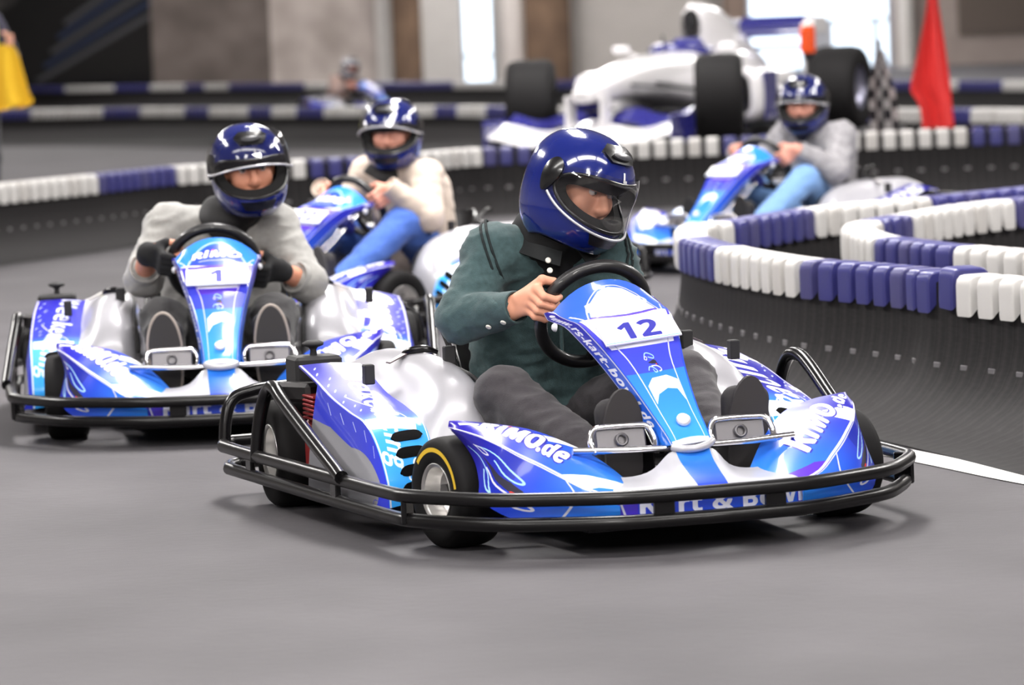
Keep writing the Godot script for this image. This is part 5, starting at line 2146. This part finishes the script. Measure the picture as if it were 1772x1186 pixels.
		part(car, "wing_endplate", cached("f1end" + key, func(mb: MB): mb.box(Vector3(.015, .20, .48), .004, Transform3D(Basis(), Vector3(s * .70, .15, 2.28)))), blue)
		part(car, "wing_pillar", cached("f1pil" + key, func(mb: MB): mb.box(Vector3(.03, .24, .16), .006, Transform3D(Basis(), Vector3(s * .13, .28, 2.28)))), white)
		part(car, "rear_endplate", cached("f1rend" + key, func(mb: MB):
			mb.box(Vector3(.08, .14, .36), .012, Transform3D(Basis(), Vector3(s * .35, .83, -2.0)))
			mb.box(Vector3(.015, .34, .30), .004, Transform3D(Basis(), Vector3(s * .30, .56, -1.95)))), white)
		part(car, "mirror", cached("f1mir" + key, func(mb: MB):
			mb.box(Vector3(.13, .06, .06), .015, Transform3D(Basis(), Vector3(s * .42, .70, .42)))
			mb.tube(v3([s * .2, .62, .40, s * .40, .69, .42]), .008, 6)), white)
		part(car, "front_flap", cached("f1flap" + key, func(mb: MB):
			var rows := []
			for t in [0.0, .5, 1.0]:
				var r := PackedVector3Array()
				for k in 13:
					var x := .10 + .58 * k / 12.0
					r.append(Vector3(s * x, .17 + .09 * t + .03 * sin(k * .6), 2.18 - .22 * t))
				rows.append(r)
			mb.shell(refine(rows, 2, 3), .012)), blue)
	part(car, "front_wing", cached("f1wing", func(mb: MB):
		var rows := []
		for t in [[.08, 2.52], [.10, 2.50], [.13, 2.38], [.17, 2.22]]:
			var r := PackedVector3Array()
			for k in 29:
				var x := -.70 + 1.40 * k / 28.0
				r.append(Vector3(x, t[0] + .03 * cos(x * 9.0), t[1] - .12 * absf(x)))
			rows.append(r)
		mb.shell(refine(rows, 1, 3), .02)), white)
	part(car, "floor_board", cached("f1floor", func(mb: MB): mb.box(Vector3(1.3, .03, 3.0), .008, Transform3D(Basis(), Vector3(0, .07, -.5)))), black)
	part(car, "rear_wing", cached("f1rear", func(mb: MB):
		mb.box(Vector3(.62, .05, .26), .015, Transform3D(Basis(Vector3.RIGHT, .25), Vector3(0, .80, -1.95)))
		mb.box(Vector3(.62, .035, .14), .012, Transform3D(Basis(Vector3.RIGHT, .5), Vector3(0, .87, -2.08)))
		mb.box(Vector3(.62, .03, .2), .012, Transform3D(Basis(), Vector3(0, .66, -1.98)))), blue)
	part(car, "antenna", cached("f1ant", func(mb: MB): mb.tube(v3([0, .58, .62, 0, .80, .66]), .006, 6)), black)


func build_marshal() -> void:
	var who := thing("person", "marshal in yellow high-visibility vest at the left edge holding the yellow flag", "person", Vector3(-3.60, 0, -26.55), .25)
	var skin := mat(206, 150, 128, 0.6)
	var body := MB.new()
	var f := Field.new(Vector3(-.40, .02, -.30), Vector3(.46, 1.86, .36), .018)
	var J := {"hip": [.09, .92, 0], "knee": [.10, .50, .02], "ankle": [.10, .09, -.02]}
	f.ell(Vector3(0, 1.66, .01), Basis(), Vector3(.078, .115, .095), .02)
	f.cap(Vector3(0, 1.60, .0), Vector3(0, 1.44, -.01), .055, .06)
	f.cap(Vector3(-.06, 1.32, 0), Vector3(-.06, .98, 0), .125, .115)
	f.cap(Vector3(.06, 1.32, 0), Vector3(.06, .98, 0), .125, .115)
	for s: float in [-1.0, 1.0]:
		f.cap(Vector3(s * .10, .92, 0), Vector3(s * .11, .50, .03), .085, .058)
		f.cap(Vector3(s * .11, .50, .03), Vector3(s * .11, .10, -.02), .055, .04)
		f.cap(Vector3(s * .11, .06, -.03), Vector3(s * .12, .05, .13), .045, .04)
	f.cap(Vector3(-.18, 1.40, 0), Vector3(-.25, 1.12, -.02), .055, .045)
	f.cap(Vector3(-.25, 1.12, -.02), Vector3(-.24, .88, .05), .042, .032)
	f.cap(Vector3(-.24, .86, .06), Vector3(-.24, .76, .08), .036, .022)
	f.cap(Vector3(.18, 1.40, 0), Vector3(.28, 1.18, .04), .055, .045)
	f.cap(Vector3(.28, 1.18, .04), Vector3(.26, 1.27, .22), .042, .03)
	f.into(body)
	var hf := Field.new(Vector3(.12, 1.16, .12), Vector3(.38, 1.40, .38), .005)
	hand(hf, Vector3(.235, 1.285, .295), Vector3(0, 1, 0), Vector3(.5, 0, -.87), Vector3(.87, 0, .5), Vector3(.26, 1.27, .22))
	hf.into(body)
	part(who, "body", body.mesh(), skin)
	var jk := MB.new()
	var jf := Field.new(Vector3(-.42, .78, -.30), Vector3(.48, 1.56, .36), .015)
	for s: float in [-1.0, 1.0]:
		jf.cap(Vector3(s * .07, 1.34, 0), Vector3(s * .07, .96, 0), .145, .14)
	jf.cap(Vector3(-.18, 1.41, 0), Vector3(-.25, 1.12, -.02), .075, .062)
	jf.cap(Vector3(-.25, 1.12, -.02), Vector3(-.24, .90, .04), .058, .05)
	jf.cap(Vector3(.18, 1.41, 0), Vector3(.28, 1.18, .04), .075, .062)
	jf.cap(Vector3(.28, 1.18, .04), Vector3(.265, 1.25, .19), .058, .046)
	jf.into(jk, folds(.006, 6.0, 91))
	part(who, "jacket", jk.mesh(), cloth(Color8(34, 32, 50), Color8(46, 44, 64), 92), "navy jacket with long sleeves")
	var vs := MB.new()
	var vf := Field.new(Vector3(-.32, .84, -.30), Vector3(.32, 1.56, .32), .015)
	for s: float in [-1.0, 1.0]:
		vf.cap(Vector3(s * .07, 1.36, 0), Vector3(s * .07, .98, 0), .155, .156)
	vf.cap(Vector3(-.10, 1.42, 0), Vector3(.10, 1.42, 0), .09, .09)
	vf.into(vs, folds(.005, 6.0, 95))
	part(who, "safety_vest", vs.mesh(), mat(214, 224, 40, 0.7), "yellow high-visibility vest")
	var tr := MB.new()
	var rf := Field.new(Vector3(-.30, .05, -.25), Vector3(.30, 1.05, .25), .016)
	for s: float in [-1.0, 1.0]:
		rf.cap(Vector3(s * .09, .92, 0), Vector3(s * .11, .50, .02), .105, .078)
		rf.cap(Vector3(s * .11, .50, .02), Vector3(s * .11, .13, -.02), .076, .065)
	rf.into(tr, folds(.006, 6.0, 97))
	part(who, "trousers", tr.mesh(), cloth(Color8(30, 30, 36), Color8(40, 40, 46), 98))
	for s: float in [-1.0, 1.0]:
		var sm := MB.new()
		var sf := Field.new(Vector3(s * .115 - .1, -.03, -.16), Vector3(s * .115 + .1, .22, .26), .01)
		sf.cap(Vector3(s * .11, .06, -.04), Vector3(s * .12, .045, .14), .055, .045)
		sf.cap(Vector3(s * .11, .06, -.03), Vector3(s * .11, .15, -.02), .05, .05)
		sf.plane(Vector3(0, .004, 0), Vector3.DOWN)
		sf.into(sm)
		part(who, "shoe", sm.mesh(), mat(24, 23, 24, 0.5))
	var hair := MB.new()
	var qf := Field.new(Vector3(-.14, 1.52, -.16), Vector3(.14, 1.84, .16), .012)
	qf.ell(Vector3(0, 1.685, -.01), Basis(), Vector3(.088, .115, .105), .02)
	qf.plane(Vector3(0, 1.67, .04), Vector3(0, -.6, .8))
	qf.into(hair)
	part(who, "hair", hair.mesh(), mat(60, 46, 38, 0.8))
	var fl := thing("flag", "yellow signal flag held down by the marshal at the left edge", "flag", Vector3(-3.29, 0, -26.32))
	part(fl, "stick", cached("flagstick", func(mb: MB): mb.tube(v3([0, 1.34, 0, .01, 1.22, 0, .03, .82, .01]), .008, 8)), mat(160, 140, 110, 0.6))
	part(fl, "cloth", flag_cloth([[-.05, .02, 1.26, .0], [-.10, .06, 1.20, .0], [-.14, .09, 1.08, .0], [-.18, .125, .93, -.02], [-.19, .145, .865, -.04], [-.19, .06, .83, -.02]], 1.7, .03), cloth(Color8(226, 176, 20), Color8(236, 192, 40), 63, 3.0, .02, .8)).position = Vector3(0, 0, .02)
